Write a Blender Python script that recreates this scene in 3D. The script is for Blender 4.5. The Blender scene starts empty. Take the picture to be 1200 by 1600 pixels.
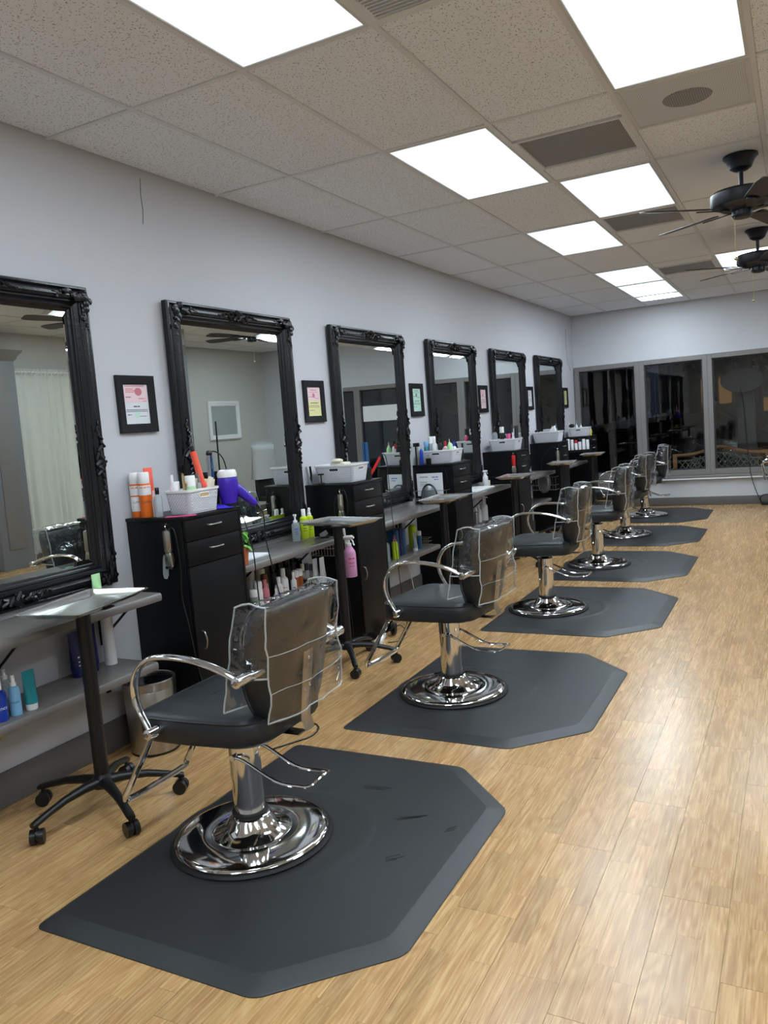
import bpy, bmesh, math, random
from mathutils import Vector, Matrix, noise
S = bpy.context.scene
C = S.collection
PI = math.pi
rnd = random.Random(7)

# ------------------------------------------------------------ camera
YAW, PITCH, ROLL, FPX = -0.487536, -0.106045, -0.079572, 1239.52
CAM = Vector((3.0947, 0.0, 1.5075))
fw = Vector((math.sin(YAW)*math.cos(PITCH), math.cos(YAW)*math.cos(PITCH), math.sin(PITCH)))
r0 = Vector((math.cos(YAW), -math.sin(YAW), 0)); u0 = r0.cross(fw)
rt = r0*math.cos(ROLL)+u0*math.sin(ROLL); up = -r0*math.sin(ROLL)+u0*math.cos(ROLL)
cam = bpy.data.objects.new('camera', bpy.data.cameras.new('camera'))
cam.data.sensor_fit = 'HORIZONTAL'; cam.data.sensor_width = 36; cam.data.lens = FPX/1200*36
cam.data.clip_start = .05; cam.data.clip_end = 200
cam.matrix_world = Matrix(((rt.x, up.x, -fw.x, CAM.x), (rt.y, up.y, -fw.y, CAM.y), (rt.z, up.z, -fw.z, CAM.z), (0, 0, 0, 1)))
C.objects.link(cam); S.camera = cam
# ------------------------------------------------------------ world: night sky
W = bpy.data.worlds.new('night'); S.world = W; W.use_nodes = True
W.node_tree.nodes['Background'].inputs[0].default_value = (.035, .045, .075, 1)
W.node_tree.nodes['Background'].inputs[1].default_value = .25
S.view_settings.view_transform = 'Standard'; S.view_settings.look = 'None'
S.view_settings.gamma = 1; S.view_settings.use_curve_mapping = False
S.view_settings.exposure = 0.3
PANEL = 18.5     # strength of the ceiling light panels

# ------------------------------------------------------------ materials
def lin(c):
    return tuple(((v/255+.055)/1.055)**2.4 if v > 10 else v/255/12.92 for v in c)+(1,)
def N(nt, t, **kw):
    n = nt.nodes.new(t)
    for k, v in kw.items():
        if hasattr(n, k): setattr(n, k, v)
    return n
def setin(n, **kw):
    for k, v in kw.items(): n.inputs[k.replace('_', ' ')].default_value = v
MT = {}
def mat(name, col, rough=.5, metal=0., bump=0., bscale=60., var=0., vscale=8., coat=0., trans=0., ior=1.45, spec=.5, alpha=1., em=None, es=0., stretch=None):
    m = bpy.data.materials.new(name); m.use_nodes = True; nt = m.node_tree
    b = nt.nodes['Principled BSDF']; col4 = lin(col)
    setin(b, Base_Color=col4, Roughness=rough, Metallic=metal, IOR=ior, Alpha=alpha)
    b.inputs['Transmission Weight'].default_value = trans; b.inputs['Coat Weight'].default_value = coat
    b.inputs['Specular IOR Level'].default_value = spec
    if em: b.inputs['Emission Color'].default_value = lin(em); b.inputs['Emission Strength'].default_value = es
    tc = N(nt, 'ShaderNodeTexCoord'); src = tc.outputs['Object']
    if stretch:
        mp = N(nt, 'ShaderNodeMapping'); mp.inputs['Scale'].default_value = stretch
        nt.links.new(src, mp.inputs[0]); src = mp.outputs[0]
    nz = N(nt, 'ShaderNodeTexNoise'); nz.inputs['Scale'].default_value = vscale; nz.inputs['Detail'].default_value = 4
    nt.links.new(src, nz.inputs['Vector'])
    v = max(var, .03)
    mx = N(nt, 'ShaderNodeMix', data_type='RGBA'); 
    mx.inputs[6].default_value = tuple(c*(1-v) for c in col4[:3])+(1,); mx.inputs[7].default_value = tuple(min(1, c*(1+v)) for c in col4[:3])+(1,)
    nt.links.new(nz.outputs['Fac'], mx.inputs[0]); nt.links.new(mx.outputs[2], b.inputs['Base Color'])
    if bump:
        n2 = N(nt, 'ShaderNodeTexNoise'); n2.inputs['Scale'].default_value = bscale; n2.inputs['Detail'].default_value = 3
        nt.links.new(src, n2.inputs['Vector'])
        bp = N(nt, 'ShaderNodeBump'); bp.inputs['Strength'].default_value = bump; bp.inputs['Distance'].default_value = .01
        nt.links.new(n2.outputs['Fac'], bp.inputs['Height']); nt.links.new(bp.outputs[0], b.inputs['Normal'])
    MT[name] = m; return m
def film(name, tint, lo, hi, rough, bump=0., bscale=20.):
    """thin clear sheet: see-through mixed with a mirror-like reflection that grows at grazing angles"""
    m = bpy.data.materials.new(name); m.use_nodes = True; nt = m.node_tree; nt.nodes.clear()
    out = N(nt, 'ShaderNodeOutputMaterial'); tr = N(nt, 'ShaderNodeBsdfTransparent'); gl = N(nt, 'ShaderNodeBsdfGlossy')
    tr.inputs[0].default_value = tint+(1,); gl.inputs['Roughness'].default_value = rough
    fr = N(nt, 'ShaderNodeLayerWeight'); fr.inputs[0].default_value = .5
    pw = N(nt, 'ShaderNodeMath', operation='POWER'); pw.inputs[1].default_value = 4.; nt.links.new(fr.outputs['Facing'], pw.inputs[0])
    mr = N(nt, 'ShaderNodeMapRange'); mr.inputs[3].default_value = lo; mr.inputs[4].default_value = hi
    nt.links.new(pw.outputs[0], mr.inputs[0]); mx = N(nt, 'ShaderNodeMixShader')
    nt.links.new(mr.outputs[0], mx.inputs[0]); nt.links.new(tr.outputs[0], mx.inputs[1]); nt.links.new(gl.outputs[0], mx.inputs[2]); nt.links.new(mx.outputs[0], out.inputs[0])
    if bump:
        tc = N(nt, 'ShaderNodeTexCoord'); nz = N(nt, 'ShaderNodeTexNoise'); nz.inputs['Scale'].default_value = bscale; nz.inputs['Detail'].default_value = 2; nz.inputs['Distortion'].default_value = .6
        nt.links.new(tc.outputs['Object'], nz.inputs['Vector']); bp = N(nt, 'ShaderNodeBump'); bp.inputs['Strength'].default_value = bump; bp.inputs['Distance'].default_value = .02
        nt.links.new(nz.outputs['Fac'], bp.inputs['Height']); nt.links.new(bp.outputs[0], gl.inputs['Normal']); nt.links.new(bp.outputs[0], fr.inputs['Normal'])
    MT[name] = m; return m
mat('wall_paint', (190, 191, 198), .75, bump=.06, bscale=180, var=.02, vscale=1.5)
mat('far_paint', (194, 196, 202), .75, bump=.06, bscale=180, var=.02)
mat('grey_paint', (196, 195, 190), .7, bump=.05, bscale=160)
mat('trim_grey', (122, 119, 118), .45, var=.05)
mat('base_grey', (96, 93, 92), .5, var=.05)
mat('laminate', (110, 106, 104), .26, var=.10, vscale=9, stretch=(6, 1, 6))
mat('black_wood', (10, 11, 14), .40, spec=.3, bump=.05, bscale=90, stretch=(9, 9, 1), var=.12)
mat('black_frame', (12, 14, 19), .26, bump=.1, bscale=50, var=.25)
mat('black_plastic', (17, 17, 18), .38, bump=.08, bscale=300)
mat('black_gloss', (10, 10, 11), .14)
mat('rubber', (22, 22, 23), .6, bump=.1, bscale=200)
mat('vinyl', (34, 38, 42), .36, bump=.10, bscale=420, var=.06)
mat('mat_rubber', (42, 44, 47), .44, bump=.12, bscale=300, var=.16, vscale=2.5)
mat('chrome', (222, 222, 222), .07, metal=1, var=.02)
mat('steel', (176, 173, 168), .28, metal=1, bump=.05, bscale=120, stretch=(1, 1, .03), var=.10, vscale=40)
mat('tray_steel', (232, 233, 232), .26, metal=1, var=.08, bump=.02, bscale=30)
mat('white_plastic', (226, 226, 230), .4)
mat('basket_grey', (188, 190, 200), .5)
mat('white_gloss', (236, 236, 238), .2)
mat('paper', (226, 229, 236), .8)
mat('paper_yellow', (236, 232, 170), .8); mat('paper_green', (200, 232, 218), .8); mat('paper_pink', (240, 214, 220), .8)
mat('ink', (70, 72, 80), .8); mat('ink_red', (222, 90, 120), .8); mat('ink_blue', (60, 90, 190), .7); mat('ink_white', (235, 235, 240), .6)
mat('orange', (226, 108, 30), .4); mat('coral', (242, 92, 70), .4); mat('purple', (62, 34, 168), .25); mat('purple_cloth', (58, 40, 200), .7, bump=.5, bscale=60)
mat('lime', (188, 212, 38), .35); mat('pale_green', (178, 230, 170), .35); mat('pink', (226, 80, 140), .45); mat('rose', (206, 120, 138), .4)
mat('deep_blue', (24, 60, 170), .3); mat('sky_blue', (128, 184, 226), .35); mat('teal', (30, 128, 140), .25); mat('navy', (22, 26, 82), .3); mat('slate_blue', (44, 84, 130), .3)
mat('cream', (232, 226, 204), .5); mat('brown', (98, 58, 36), .45); mat('amber', (150, 78, 30), .3); mat('charcoal', (44, 46, 50), .45); mat('grey_plastic', (120, 122, 126), .4)
mat('silver_can', (170, 176, 182), .3, metal=.8); mat('red', (190, 34, 40), .35); mat('beige', (190, 165, 124), .6); mat('yellow', (232, 216, 60), .4)
mat('terracotta', (176, 96, 62), .8, bump=.2); mat('leaf', (96, 168, 58), .4, var=.4, vscale=30); mat('fir', (30, 56, 34), .8, var=.4, vscale=20)
mat('fan_metal', (20, 24, 36), .4, var=.1); mat('fan_blade', (40, 36, 40), .42, var=.12, stretch=(1, 8, 1))
mat('brass', (200, 180, 130), .25, metal=1)
mat('tbar', (210, 213, 220), .5); mat('light_frame', (196, 198, 200), .4)
mat('curtain', (220, 222, 214), .9, bump=.2, bscale=160, alpha=.93)
mat('cloth_grey', (176, 180, 182), .9, bump=.4, bscale=40)
mat('asphalt', (46, 46, 48), .85, var=.2); mat('sidewalk', (96, 94, 90), .85, var=.15); mat('stucco', (88, 82, 74), .9, var=.15)
mat('bench_wood', (150, 104, 66), .55, var=.25, vscale=14, stretch=(2, 8, 8), bump=.1); mat('cast_iron', (118, 128, 122), .5, metal=.3)
mat('sign_dark', (50, 54, 62), .5)
mat('lit_window', (60, 50, 30), .6, em=(255, 196, 110), es=.10); mat('street_lamp', (255, 240, 210), .5, em=(255, 232, 196), es=4)
mat('clear_body', (190, 200, 204), .12, alpha=.42); mat('pink_liquid', (222, 158, 204), .2, alpha=.88); mat('clear_pink', (232, 196, 222), .15, alpha=.5)
film('window_glass', (.80, .82, .82), .085, 1.0, .0)
film('picture_glass', (.96, .96, .96), .05, .9, .02)
film('cover_film', (.88, .89, .90), .12, .95, .05, bump=.5, bscale=11)
mat('piping_film', (206, 210, 212), .3, alpha=.5)
def mirror_mat():
    m = bpy.data.materials.new('mirror_silver'); m.use_nodes = True; b = m.node_tree.nodes['Principled BSDF']
    setin(b, Base_Color=(.70, .745, .725, 1), Metallic=1., Roughness=.0); MT['mirror_silver'] = m
mirror_mat()
def wood_floor():
    m = bpy.data.materials.new('oak_strip'); m.use_nodes = True; nt = m.node_tree; b = nt.nodes['Principled BSDF']; L = nt.links.new
    at = N(nt, 'ShaderNodeAttribute'); at.attribute_name = 'tone'
    tc = N(nt, 'ShaderNodeTexCoord'); mp = N(nt, 'ShaderNodeMapping'); mp.inputs['Scale'].default_value = (58, 1.5, 1)
    ofs = N(nt, 'ShaderNodeVectorMath', operation='SCALE'); ofs.inputs['Scale'].default_value = 37.
    L(at.outputs['Color'], ofs.inputs[0]); ad = N(nt, 'ShaderNodeVectorMath', operation='ADD')
    L(tc.outputs['Object'], mp.inputs[0]); L(mp.outputs[0], ad.inputs[0]); L(ofs.outputs[0], ad.inputs[1])
    nz = N(nt, 'ShaderNodeTexNoise'); setin(nz, Scale=2.6, Detail=5., Roughness=.7, Distortion=.15); L(ad.outputs[0], nz.inputs['Vector'])
    # cathedral figure: warped rings
    mp2 = N(nt, 'ShaderNodeMapping'); mp2.inputs['Scale'].default_value = (9, 1.0, 1); L(tc.outputs['Object'], mp2.inputs[0])
    ad2 = N(nt, 'ShaderNodeVectorMath', operation='ADD'); L(mp2.outputs[0], ad2.inputs[0]); L(ofs.outputs[0], ad2.inputs[1])
    n3 = N(nt, 'ShaderNodeTexNoise'); setin(n3, Scale=1.6, Detail=1.5, Distortion=.3); L(ad2.outputs[0], n3.inputs['Vector'])
    mu = N(nt, 'ShaderNodeMath', operation='MULTIPLY'); mu.inputs[1].default_value = 22.; L(n3.outputs['Fac'], mu.inputs[0])
    fr = N(nt, 'ShaderNodeMath', operation='PINGPONG'); fr.inputs[1].default_value = 1.; L(mu.outputs[0], fr.inputs[0])
    cmb = N(nt, 'ShaderNodeMath', operation='MULTIPLY_ADD'); cmb.inputs[1].default_value = .24; L(fr.outputs[0], cmb.inputs[0])
    sc = N(nt, 'ShaderNodeMath', operation='MULTIPLY'); sc.inputs[1].default_value = .82; L(nz.outputs['Fac'], sc.inputs[0]); L(sc.outputs[0], cmb.inputs[2])
    cr = N(nt, 'ShaderNodeValToRGB'); e = cr.color_ramp.elements
    e[0].position = .25; e[0].color = lin((150, 110, 68)); e[1].position = .78; e[1].color = lin((201, 167, 118))
    k = cr.color_ramp.elements.new(.5); k.color = lin((178, 141, 93)); L(cmb.outputs[0], cr.inputs[0])
    sp = N(nt, 'ShaderNodeSeparateColor'); L(at.outputs['Color'], sp.inputs[0])
    hv = N(nt, 'ShaderNodeHueSaturation'); L(cr.outputs[0], hv.inputs['Color'])
    mr = N(nt, 'ShaderNodeMapRange'); mr.inputs[3].default_value = .84; mr.inputs[4].default_value = 1.12; L(sp.outputs[0], mr.inputs[0]); L(mr.outputs[0], hv.inputs['Value'])
    mh = N(nt, 'ShaderNodeMapRange'); mh.inputs[3].default_value = .494; mh.inputs[4].default_value = .502; L(sp.outputs[1], mh.inputs[0]); L(mh.outputs[0], hv.inputs['Hue'])
    L(hv.outputs[0], b.inputs['Base Color'])
    rr = N(nt, 'ShaderNodeMapRange'); rr.inputs[3].default_value = .20; rr.inputs[4].default_value = .34; L(nz.outputs['Fac'], rr.inputs[0]); L(rr.outputs[0], b.inputs['Roughness'])
    bp = N(nt, 'ShaderNodeBump'); bp.inputs['Strength'].default_value = .06; bp.inputs['Distance'].default_value = .003; L(nz.outputs['Fac'], bp.inputs['Height']); L(bp.outputs[0], b.inputs['Normal'])
    MT['oak_strip'] = m
wood_floor()
def tile_mat():
    m = bpy.data.materials.new('acoustic_tile'); m.use_nodes = True; nt = m.node_tree; b = nt.nodes['Principled BSDF']; L = nt.links.new
    tc = N(nt, 'ShaderNodeTexCoord'); geo = N(nt, 'ShaderNodeNewGeometry')
    def pits(scale, sx, sy, rot, thr):
        nd = N(nt, 'ShaderNodeTexNoise'); setin(nd, Scale=9., Detail=1.); L(geo.outputs['Position'], nd.inputs['Vector'])
        ad = N(nt, 'ShaderNodeVectorMath', operation='MULTIPLY_ADD'); ad.inputs[1].default_value = (.03, .03, 0); L(nd.outputs['Color'], ad.inputs[0]); L(geo.outputs['Position'], ad.inputs[2])
        mp = N(nt, 'ShaderNodeMapping'); mp.inputs['Scale'].default_value = (sx, sy, 1); mp.inputs['Rotation'].default_value = (0, 0, rot); L(ad.outputs[0], mp.inputs[0])
        vo = N(nt, 'ShaderNodeTexVoronoi'); vo.voronoi_dimensions = '2D'; vo.inputs['Scale'].default_value = scale; L(mp.outputs[0], vo.inputs['Vector'])
        s = N(nt, 'ShaderNodeSeparateColor'); L(vo.outputs['Color'], s.inputs[0])
        t = N(nt, 'ShaderNodeMath', operation='MULTIPLY'); t.inputs[1].default_value = thr; L(s.outputs[0], t.inputs[0])
        c = N(nt, 'ShaderNodeMath', operation='LESS_THAN'); L(vo.outputs['Distance'], c.inputs[0]); L(t.outputs[0], c.inputs[1]); return c
    a = pits(30, 1, 2.4, .5, .155); c = pits(30, 2.4, 1, .3, .155); d = pits(60, 1, 1, 0, .12)
    mx1 = N(nt, 'ShaderNodeMath', operation='MAXIMUM'); L(a.outputs[0], mx1.inputs[0]); L(c.outputs[0], mx1.inputs[1])
    mx2 = N(nt, 'ShaderNodeMath', operation='MAXIMUM'); L(mx1.outputs[0], mx2.inputs[0]); L(d.outputs[0], mx2.inputs[1])
    mc = N(nt, 'ShaderNodeMix', data_type='RGBA'); mc.inputs[6].default_value = lin((226, 231, 240)); mc.inputs[7].default_value = lin((138, 138, 142))
    L(mx2.outputs[0], mc.inputs[0]); L(mc.outputs[2], b.inputs['Base Color']); b.inputs['Roughness'].default_value = .92
    MT['acoustic_tile'] = m
    m2 = mat('plain_tile', (224, 229, 238), .92, bump=.1, bscale=200, var=.03)
tile_mat()
def grille_mat(name, col, dark, scale):
    m = bpy.data.materials.new(name); m.use_nodes = True; nt = m.node_tree; b = nt.nodes['Principled BSDF']; L = nt.links.new
    geo = N(nt, 'ShaderNodeNewGeometry'); vo = N(nt, 'ShaderNodeTexVoronoi'); vo.voronoi_dimensions = '2D'; setin(vo, Scale=scale, Randomness=0.); L(geo.outputs['Position'], vo.inputs['Vector'])
    lt = N(nt, 'ShaderNodeMath', operation='LESS_THAN'); lt.inputs[1].default_value = .33; L(vo.outputs['Distance'], lt.inputs[0])
    mc = N(nt, 'ShaderNodeMix', data_type='RGBA'); mc.inputs[6].default_value = lin(col); mc.inputs[7].default_value = lin(dark); L(lt.outputs[0], mc.inputs[0]); L(mc.outputs[2], b.inputs['Base Color'])
    b.inputs['Roughness'].default_value = .6; MT[name] = m
grille_mat('vent_grille', (146, 149, 156), (92, 94, 98), 95); grille_mat('speaker_grille', (204, 208, 218), (172, 176, 184), 110)
def panel_mat():
    m = bpy.data.materials.new('lit_lens'); m.use_nodes = True; nt = m.node_tree; b = nt.nodes['Principled BSDF']; L = nt.links.new
    tc = N(nt, 'ShaderNodeTexCoord'); s = N(nt, 'ShaderNodeSeparateXYZ'); L(tc.outputs['Generated'], s.inputs[0])
    def edge(o, w):
        a = N(nt, 'ShaderNodeMath', operation='PINGPONG'); a.inputs[1].default_value = .5; L(o, a.inputs[0])
        r = N(nt, 'ShaderNodeMapRange'); r.interpolation_type = 'SMOOTHSTEP'; r.inputs[2].default_value = w; r.inputs[3].default_value = .0; r.inputs[4].default_value = 1; L(a.outputs[0], r.inputs[0]); return r
    ex, ey = edge(s.outputs[0], .20), edge(s.outputs[1], .13)
    m0 = N(nt, 'ShaderNodeMath', operation='MULTIPLY'); L(ex.outputs[0], m0.inputs[0]); L(ey.outputs[0], m0.inputs[1]); mu = N(nt, 'ShaderNodeMath', operation='POWER'); mu.inputs[1].default_value = 3.0; L(m0.outputs[0], mu.inputs[0])
    st = N(nt, 'ShaderNodeMapRange'); st.inputs[3].default_value = PANEL*.045; st.inputs[4].default_value = PANEL; L(mu.outputs[0], st.inputs[0])
    b.inputs['Emission Color'].default_value = (.80, .92, 1.0, 1); L(st.outputs[0], b.inputs['Emission Strength']); setin(b, Base_Color=(.8, .85, .9, 1), Roughness=.4)
    MT['lit_lens'] = m
panel_mat()

# ------------------------------------------------------------ mesh helpers
class M:
    def __init__(s): s.v = []; s.f = []; s.m = []; s.mi = 0; s.T = None
    def add(s, vs, fs):
        o = len(s.v)
        for p in vs:
            p = Vector(p); s.v.append(s.T @ p if s.T else p)
        for f in fs: s.f.append(tuple(i+o for i in f)); s.m.append(s.mi)
        return s
    def box(s, x0, x1, y0, y1, z0, z1):
        return s.add([(x, y, z) for z in (z0, z1) for y in (y0, y1) for x in (x0, x1)], [(0, 2, 3, 1), (4, 5, 7, 6), (0, 1, 5, 4), (2, 6, 7, 3), (0, 4, 6, 2), (1, 3, 7, 5)])
    def rings(s, R, cap=True, closed=False):
        n = len(R[0]); vs = [p for r in R for p in r]; fs = []; k = len(R)
        for i in range(k if closed else k-1):
            for j in range(n):
                a, b = i*n+j, i*n+(j+1) % n; c, d = ((i+1) % k)*n+(j+1) % n, ((i+1) % k)*n+j
                fs.append((a, b, c, d))
        if cap and not closed: fs.append(tuple(range(n))[::-1]); fs.append(tuple((k-1)*n+j for j in range(n)))
        return s.add(vs, fs)
    def lathe(s, prof, n=24, c=(0, 0, 0), axis='z', sx=1., sy=1.):
        R = []
        for r, z in prof:
            ring = []
            for j in range(n):
                a = 2*PI*j/n; x, y = r*math.cos(a)*sx, r*math.sin(a)*sy
                p = (x, y, z) if axis == 'z' else ((z, x, y) if axis == 'x' else (y, z, x))
                ring.append((p[0]+c[0], p[1]+c[1], p[2]+c[2]))
            R.append(ring)
        return s.rings(R)
    def cyl(s, p0, p1, r, r1=None, n=14):
        return s.tube([p0, p1], r, n, r1=r1)
    def tube(s, path, r, n=8, closed=False, sq=1., r1=None, upv=None):
        P = [Vector(p) for p in path]; k = len(P); R = []; prev = None
        for i in range(k):
            if closed: t = P[(i+1) % k]-P[i-1]
            else: t = P[min(i+1, k-1)]-P[max(i-1, 0)]
            t.normalize()
            if upv: a = Vector(upv); a = (a-t*a.dot(t)).normalized()
            elif prev is None:
                a = Vector((0, 0, 1)) if abs(t.z) < .9 else Vector((1, 0, 0)); a = (a-t*a.dot(t)).normalized()
            else: a = (prev-t*prev.dot(t)); a = a.normalized() if a.length > 1e-6 else prev
            prev = a; b = t.cross(a)
            rr = r if r1 is None else r+(r1-r)*i/max(1, k-1)
            R.append([P[i]+a*rr*math.cos(2*PI*j/n)+b*rr*sq*math.sin(2*PI*j/n) for j in range(n)])
        return s.rings(R, closed=closed)
    def ell(s, c, rx, ry, rz, n=10, k=6, T=None):
        prof = []
        R = []
        for i in range(1, k):
            t = PI*i/k-PI/2; R.append([Vector((math.cos(t)*math.cos(2*PI*j/n)*rx, math.cos(t)*math.sin(2*PI*j/n)*ry, math.sin(t)*rz)) for j in range(n)])
        if T: R = [[T @ p for p in r] for r in R]
        c = Vector(c); return s.rings([[p+c for p in r] for r in R])
    def prism(s, poly, z0, z1, inset=0.):
        n = len(poly); cx = sum(p[0] for p in poly)/n; cy = sum(p[1] for p in poly)/n
        return s.rings([[(x, y, z0) for x, y in poly], [(x, y, z1) for x, y in poly]])
    def grid(s, fn, nu, nv):
        vs = [fn(i/nu, j/nv) for j in range(nv+1) for i in range(nu+1)]
        return s.add(vs, [(j*(nu+1)+i, j*(nu+1)+i+1, (j+1)*(nu+1)+i+1, (j+1)*(nu+1)+i) for j in range(nv) for i in range(nu)])
    def build(s, name, mats, parent=None, bevel=0., seg=2, ang=32, fix=True, loc=None):
        me = bpy.data.meshes.new(name); me.from_pydata([tuple(p) for p in s.v], [], s.f)
        for m in ([mats] if isinstance(mats, str) else mats): me.materials.append(MT[m])
        me.polygons.foreach_set('material_index', s.m)
        if fix or bevel:
            bm = bmesh.new(); bm.from_mesh(me)
            if fix: bmesh.ops.recalc_face_normals(bm, faces=bm.faces)
            if bevel:
                es = [e for e in bm.edges if len(e.link_faces) == 2 and e.calc_face_angle(0) > .6]
                bmesh.ops.bevel(bm, geom=es, offset=bevel, segments=seg, profile=.5, affect='EDGES', clamp_overlap=True)
            bm.to_mesh(me); bm.free()
        me.polygons.foreach_set('use_smooth', [True]*len(me.polygons))
        me.set_sharp_from_angle(angle=math.radians(ang))
        o = bpy.data.objects.new(name, me); C.objects.link(o)
        if parent: o.parent = parent
        if loc: o.location = loc
        return o
def tag(o, label=None, cat=None, group=None, kind=None):
    for k, v in (('label', label), ('category', cat), ('group', group), ('kind', kind)):
        if v: o[k] = v
    return o
def thing(name, label, cat, loc=(0, 0, 0), rz=0., group=None):
    o = bpy.data.objects.new(name, None); C.objects.link(o); o.empty_display_size = .05
    o.location = loc; o.rotation_euler = (0, 0, rz); return tag(o, label, cat, group)
def dup(root, loc=None, rz=None, label=None, group=None):
    r = root.copy(); C.objects.link(r)
    if loc: r.location = loc
    if rz is not None: r.rotation_euler = (0, 0, rz)
    if label: r['label'] = label
    if group: r['group'] = group
    for ch in list(root.children):
        c = ch.copy(); C.objects.link(c); c.parent = r
        for g in ch.children:
            d = g.copy(); C.objects.link(d); d.parent = c
    return r
def smooth(pts, n=6, closed=False):
    P = [Vector(p) for p in pts]; k = len(P); out = []
    rng = range(k if closed else k-1)
    for i in rng:
        if closed: a, b, c, d = P[i-1], P[i], P[(i+1) % k], P[(i+2) % k]
        else: a, b, c, d = P[max(i-1, 0)], P[i], P[i+1], P[min(i+2, k-1)]
        for j in range(n):
            t = j/n; out.append(.5*((2*b)+(-a+c)*t+(2*a-5*b+4*c-d)*t*t+(-a+3*b-3*c+d)*t**3))
    if not closed: out.append(P[-1])
    return out
def rpoly(pts, r, n=5):
    """polygon with rounded corners"""
    out = []; k = len(pts)
    for i in range(k):
        p = Vector(pts[i]); a = (Vector(pts[i-1])-p); b = (Vector(pts[(i+1) % k])-p)
        q = min(r, a.length*.45, b.length*.45); a = p+a.normalized()*q; b = p+b.normalized()*q
        for j in range(n+1):
            t = j/n; out.append(tuple(a*(1-t)**2+p*2*t*(1-t)+b*t*t))
    return out
_txt = {}
def text(s, size, fn, mt, parent, name='lettering', bold=False):
    """flat print: glyph outlines mapped point by point onto a surface with fn(u, v)"""
    cu = bpy.data.curves.new('t', 'FONT'); cu.body = s; cu.size = size; cu.align_x = 'CENTER'; cu.align_y = 'CENTER'; cu.resolution_u = 2
    if bold: cu.offset = size*.02
    ob = bpy.data.objects.new('t', cu); C.objects.link(ob)
    me = bpy.data.meshes.new_from_object(ob); bpy.data.objects.remove(ob)
    for v in me.vertices: v.co = Vector(fn(v.co.x, v.co.y))
    me.materials.clear(); me.materials.append(MT[mt]); me.name = name
    o = bpy.data.objects.new(name, me); C.objects.link(o); o.parent = parent; return o
def marks(rows, fn, mt, parent, name='print'):
    """illegible small print: rows (u0, u1, v, height) broken into word-length bars on a surface fn(u, v)"""
    m = M(); q = random.Random(5)
    for u0, u1, v, h in rows:
        u = u0
        while u < u1-.002:
            w = min(q.uniform(1.2, 4.5)*h, u1-u); n = max(1, int(w/.006))
            for i in range(n): m.add([fn(u+w*i/n, v), fn(u+w*(i+1)/n, v), fn(u+w*(i+1)/n, v+h), fn(u+w*i/n, v+h)], [(0, 1, 2, 3)])
            u += w+h*.6
    return m.build(name, mt, parent, fix=False)
# ------------------------------------------------------------ room shell
XR, YF, YB, H = 5.95, 12.45, -2.3, 2.971
def struct(name, m, mt, parent=None, **kw):
    o = m.build(name, mt, parent, **kw)
    if not parent: o['kind'] = 'structure'
    return o
struct('wall_left', M().box(-.12, 0, YB, YF+.12, 0, H+.1), 'wall_paint')
struct('wall_right', M().box(XR, XR+.12, YB, YF+.12, 0, H+.1), 'grey_paint')
struct('wall_back', M().box(0, XR, YB-.12, YB, 0, H+.1), 'grey_paint')
OP = [(.09, .92), (1.06, 1.87), (2.0, 2.80), (3.0, 3.86), (3.98, 4.28)]   # glazed openings in the far wall
ZW0, ZW1 = .53, 2.115
w = M().box(0, XR, YF, YF+.14, ZW1+.07, H+.1).box(0, XR, YF, YF+.14, 0, ZW0-.08).box(4.36, XR, YF, YF+.14, ZW0-.08, ZW1+.07).box(0, .02, YF, YF+.14, ZW0-.08, ZW1+.07)
struct('wall_far', w, 'far_paint')
for i, (a, b) in enumerate(OP):
    m = M(); t = .07
    la = .02 if i == 0 else (OP[i-1][1]+a)/2; lb = 4.36 if i == 4 else (b+OP[i+1][0])/2
    y0, y1 = YF-.035, YF+.10
    m.box(la, a, y0, y1, ZW0-.08, ZW1+.07).box(b, lb, y0, y1, ZW0-.08, ZW1+.07).box(a, b, y0, y1, ZW1, ZW1+.07).box(a, b, y0, y1, ZW0-.08, ZW0)
    fr = struct('window_%d' % (i+1), m, 'trim_grey', bevel=.004, seg=1)
    q = M(); s = .018   # inner stop bead
    q.box(a, a+s, YF+.01, YF+.05, ZW0, ZW1).box(b-s, b, YF+.01, YF+.05, ZW0, ZW1).box(a+s, b-s, YF+.01, YF+.05, ZW1-s, ZW1).box(a+s, b-s, YF+.01, YF+.05, ZW0, ZW0+s)
    q.build('stop_bead', 'charcoal', fr)
    M().add([(a+s, YF+.03, ZW0+s), (b-s, YF+.03, ZW0+s), (b-s, YF+.03, ZW1-s), (a+s, YF+.03, ZW1-s)], [(0, 1, 2, 3)]).build('pane', 'window_glass', fr)
struct('trim_1', M().box(.02, 4.36, YF-.05, YF, .405, .448), 'trim_grey', bevel=.006)
struct('trim_2', M().box(.02, 4.36, YF-.062, YF, .385, .404), 'white_plastic', bevel=.004)
sh = M().box(3.03, 3.83, YF+.005, YF+.012, 1.56, 1.83).build('window_shade', 'white_plastic'); tag(sh, None); sh.parent = bpy.data.objects['window_4']
for nm, a in (('baseboard_left', (0, .014, YB, YF, 0, .155)), ('baseboard_far', (0, XR, YF-.014, YF, 0, .125)), ('baseboard_right', (XR-.014, XR, YB, YF, 0, .125)), ('baseboard_back', (0, XR, YB, YB+.014, 0, .125))):
    struct(nm, M().box(*a), 'base_grey', bevel=.004)
# drywall crack high on the left wall
tag(M().tube([(.0015, 3.36, 2.93), (.0015, 3.352, 2.84), (.0015, 3.356, 2.76), (.0015, 3.346, 2.69)], .0018, 4).build('wall_crack', 'ink'), 'thin dark crack line high on the left wall under the ceiling', 'crack')
tag(M().tube([(.0015, 12.1, 2.75), (.0015, 12.1, 2.45), (.0015, 12.14, 2.25), (.0015, 12.3, 2.15)], .003, 4).build('wall_wire', 'grey_plastic'), 'thin grey wire running down the left wall into the far corner', 'wire')

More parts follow.
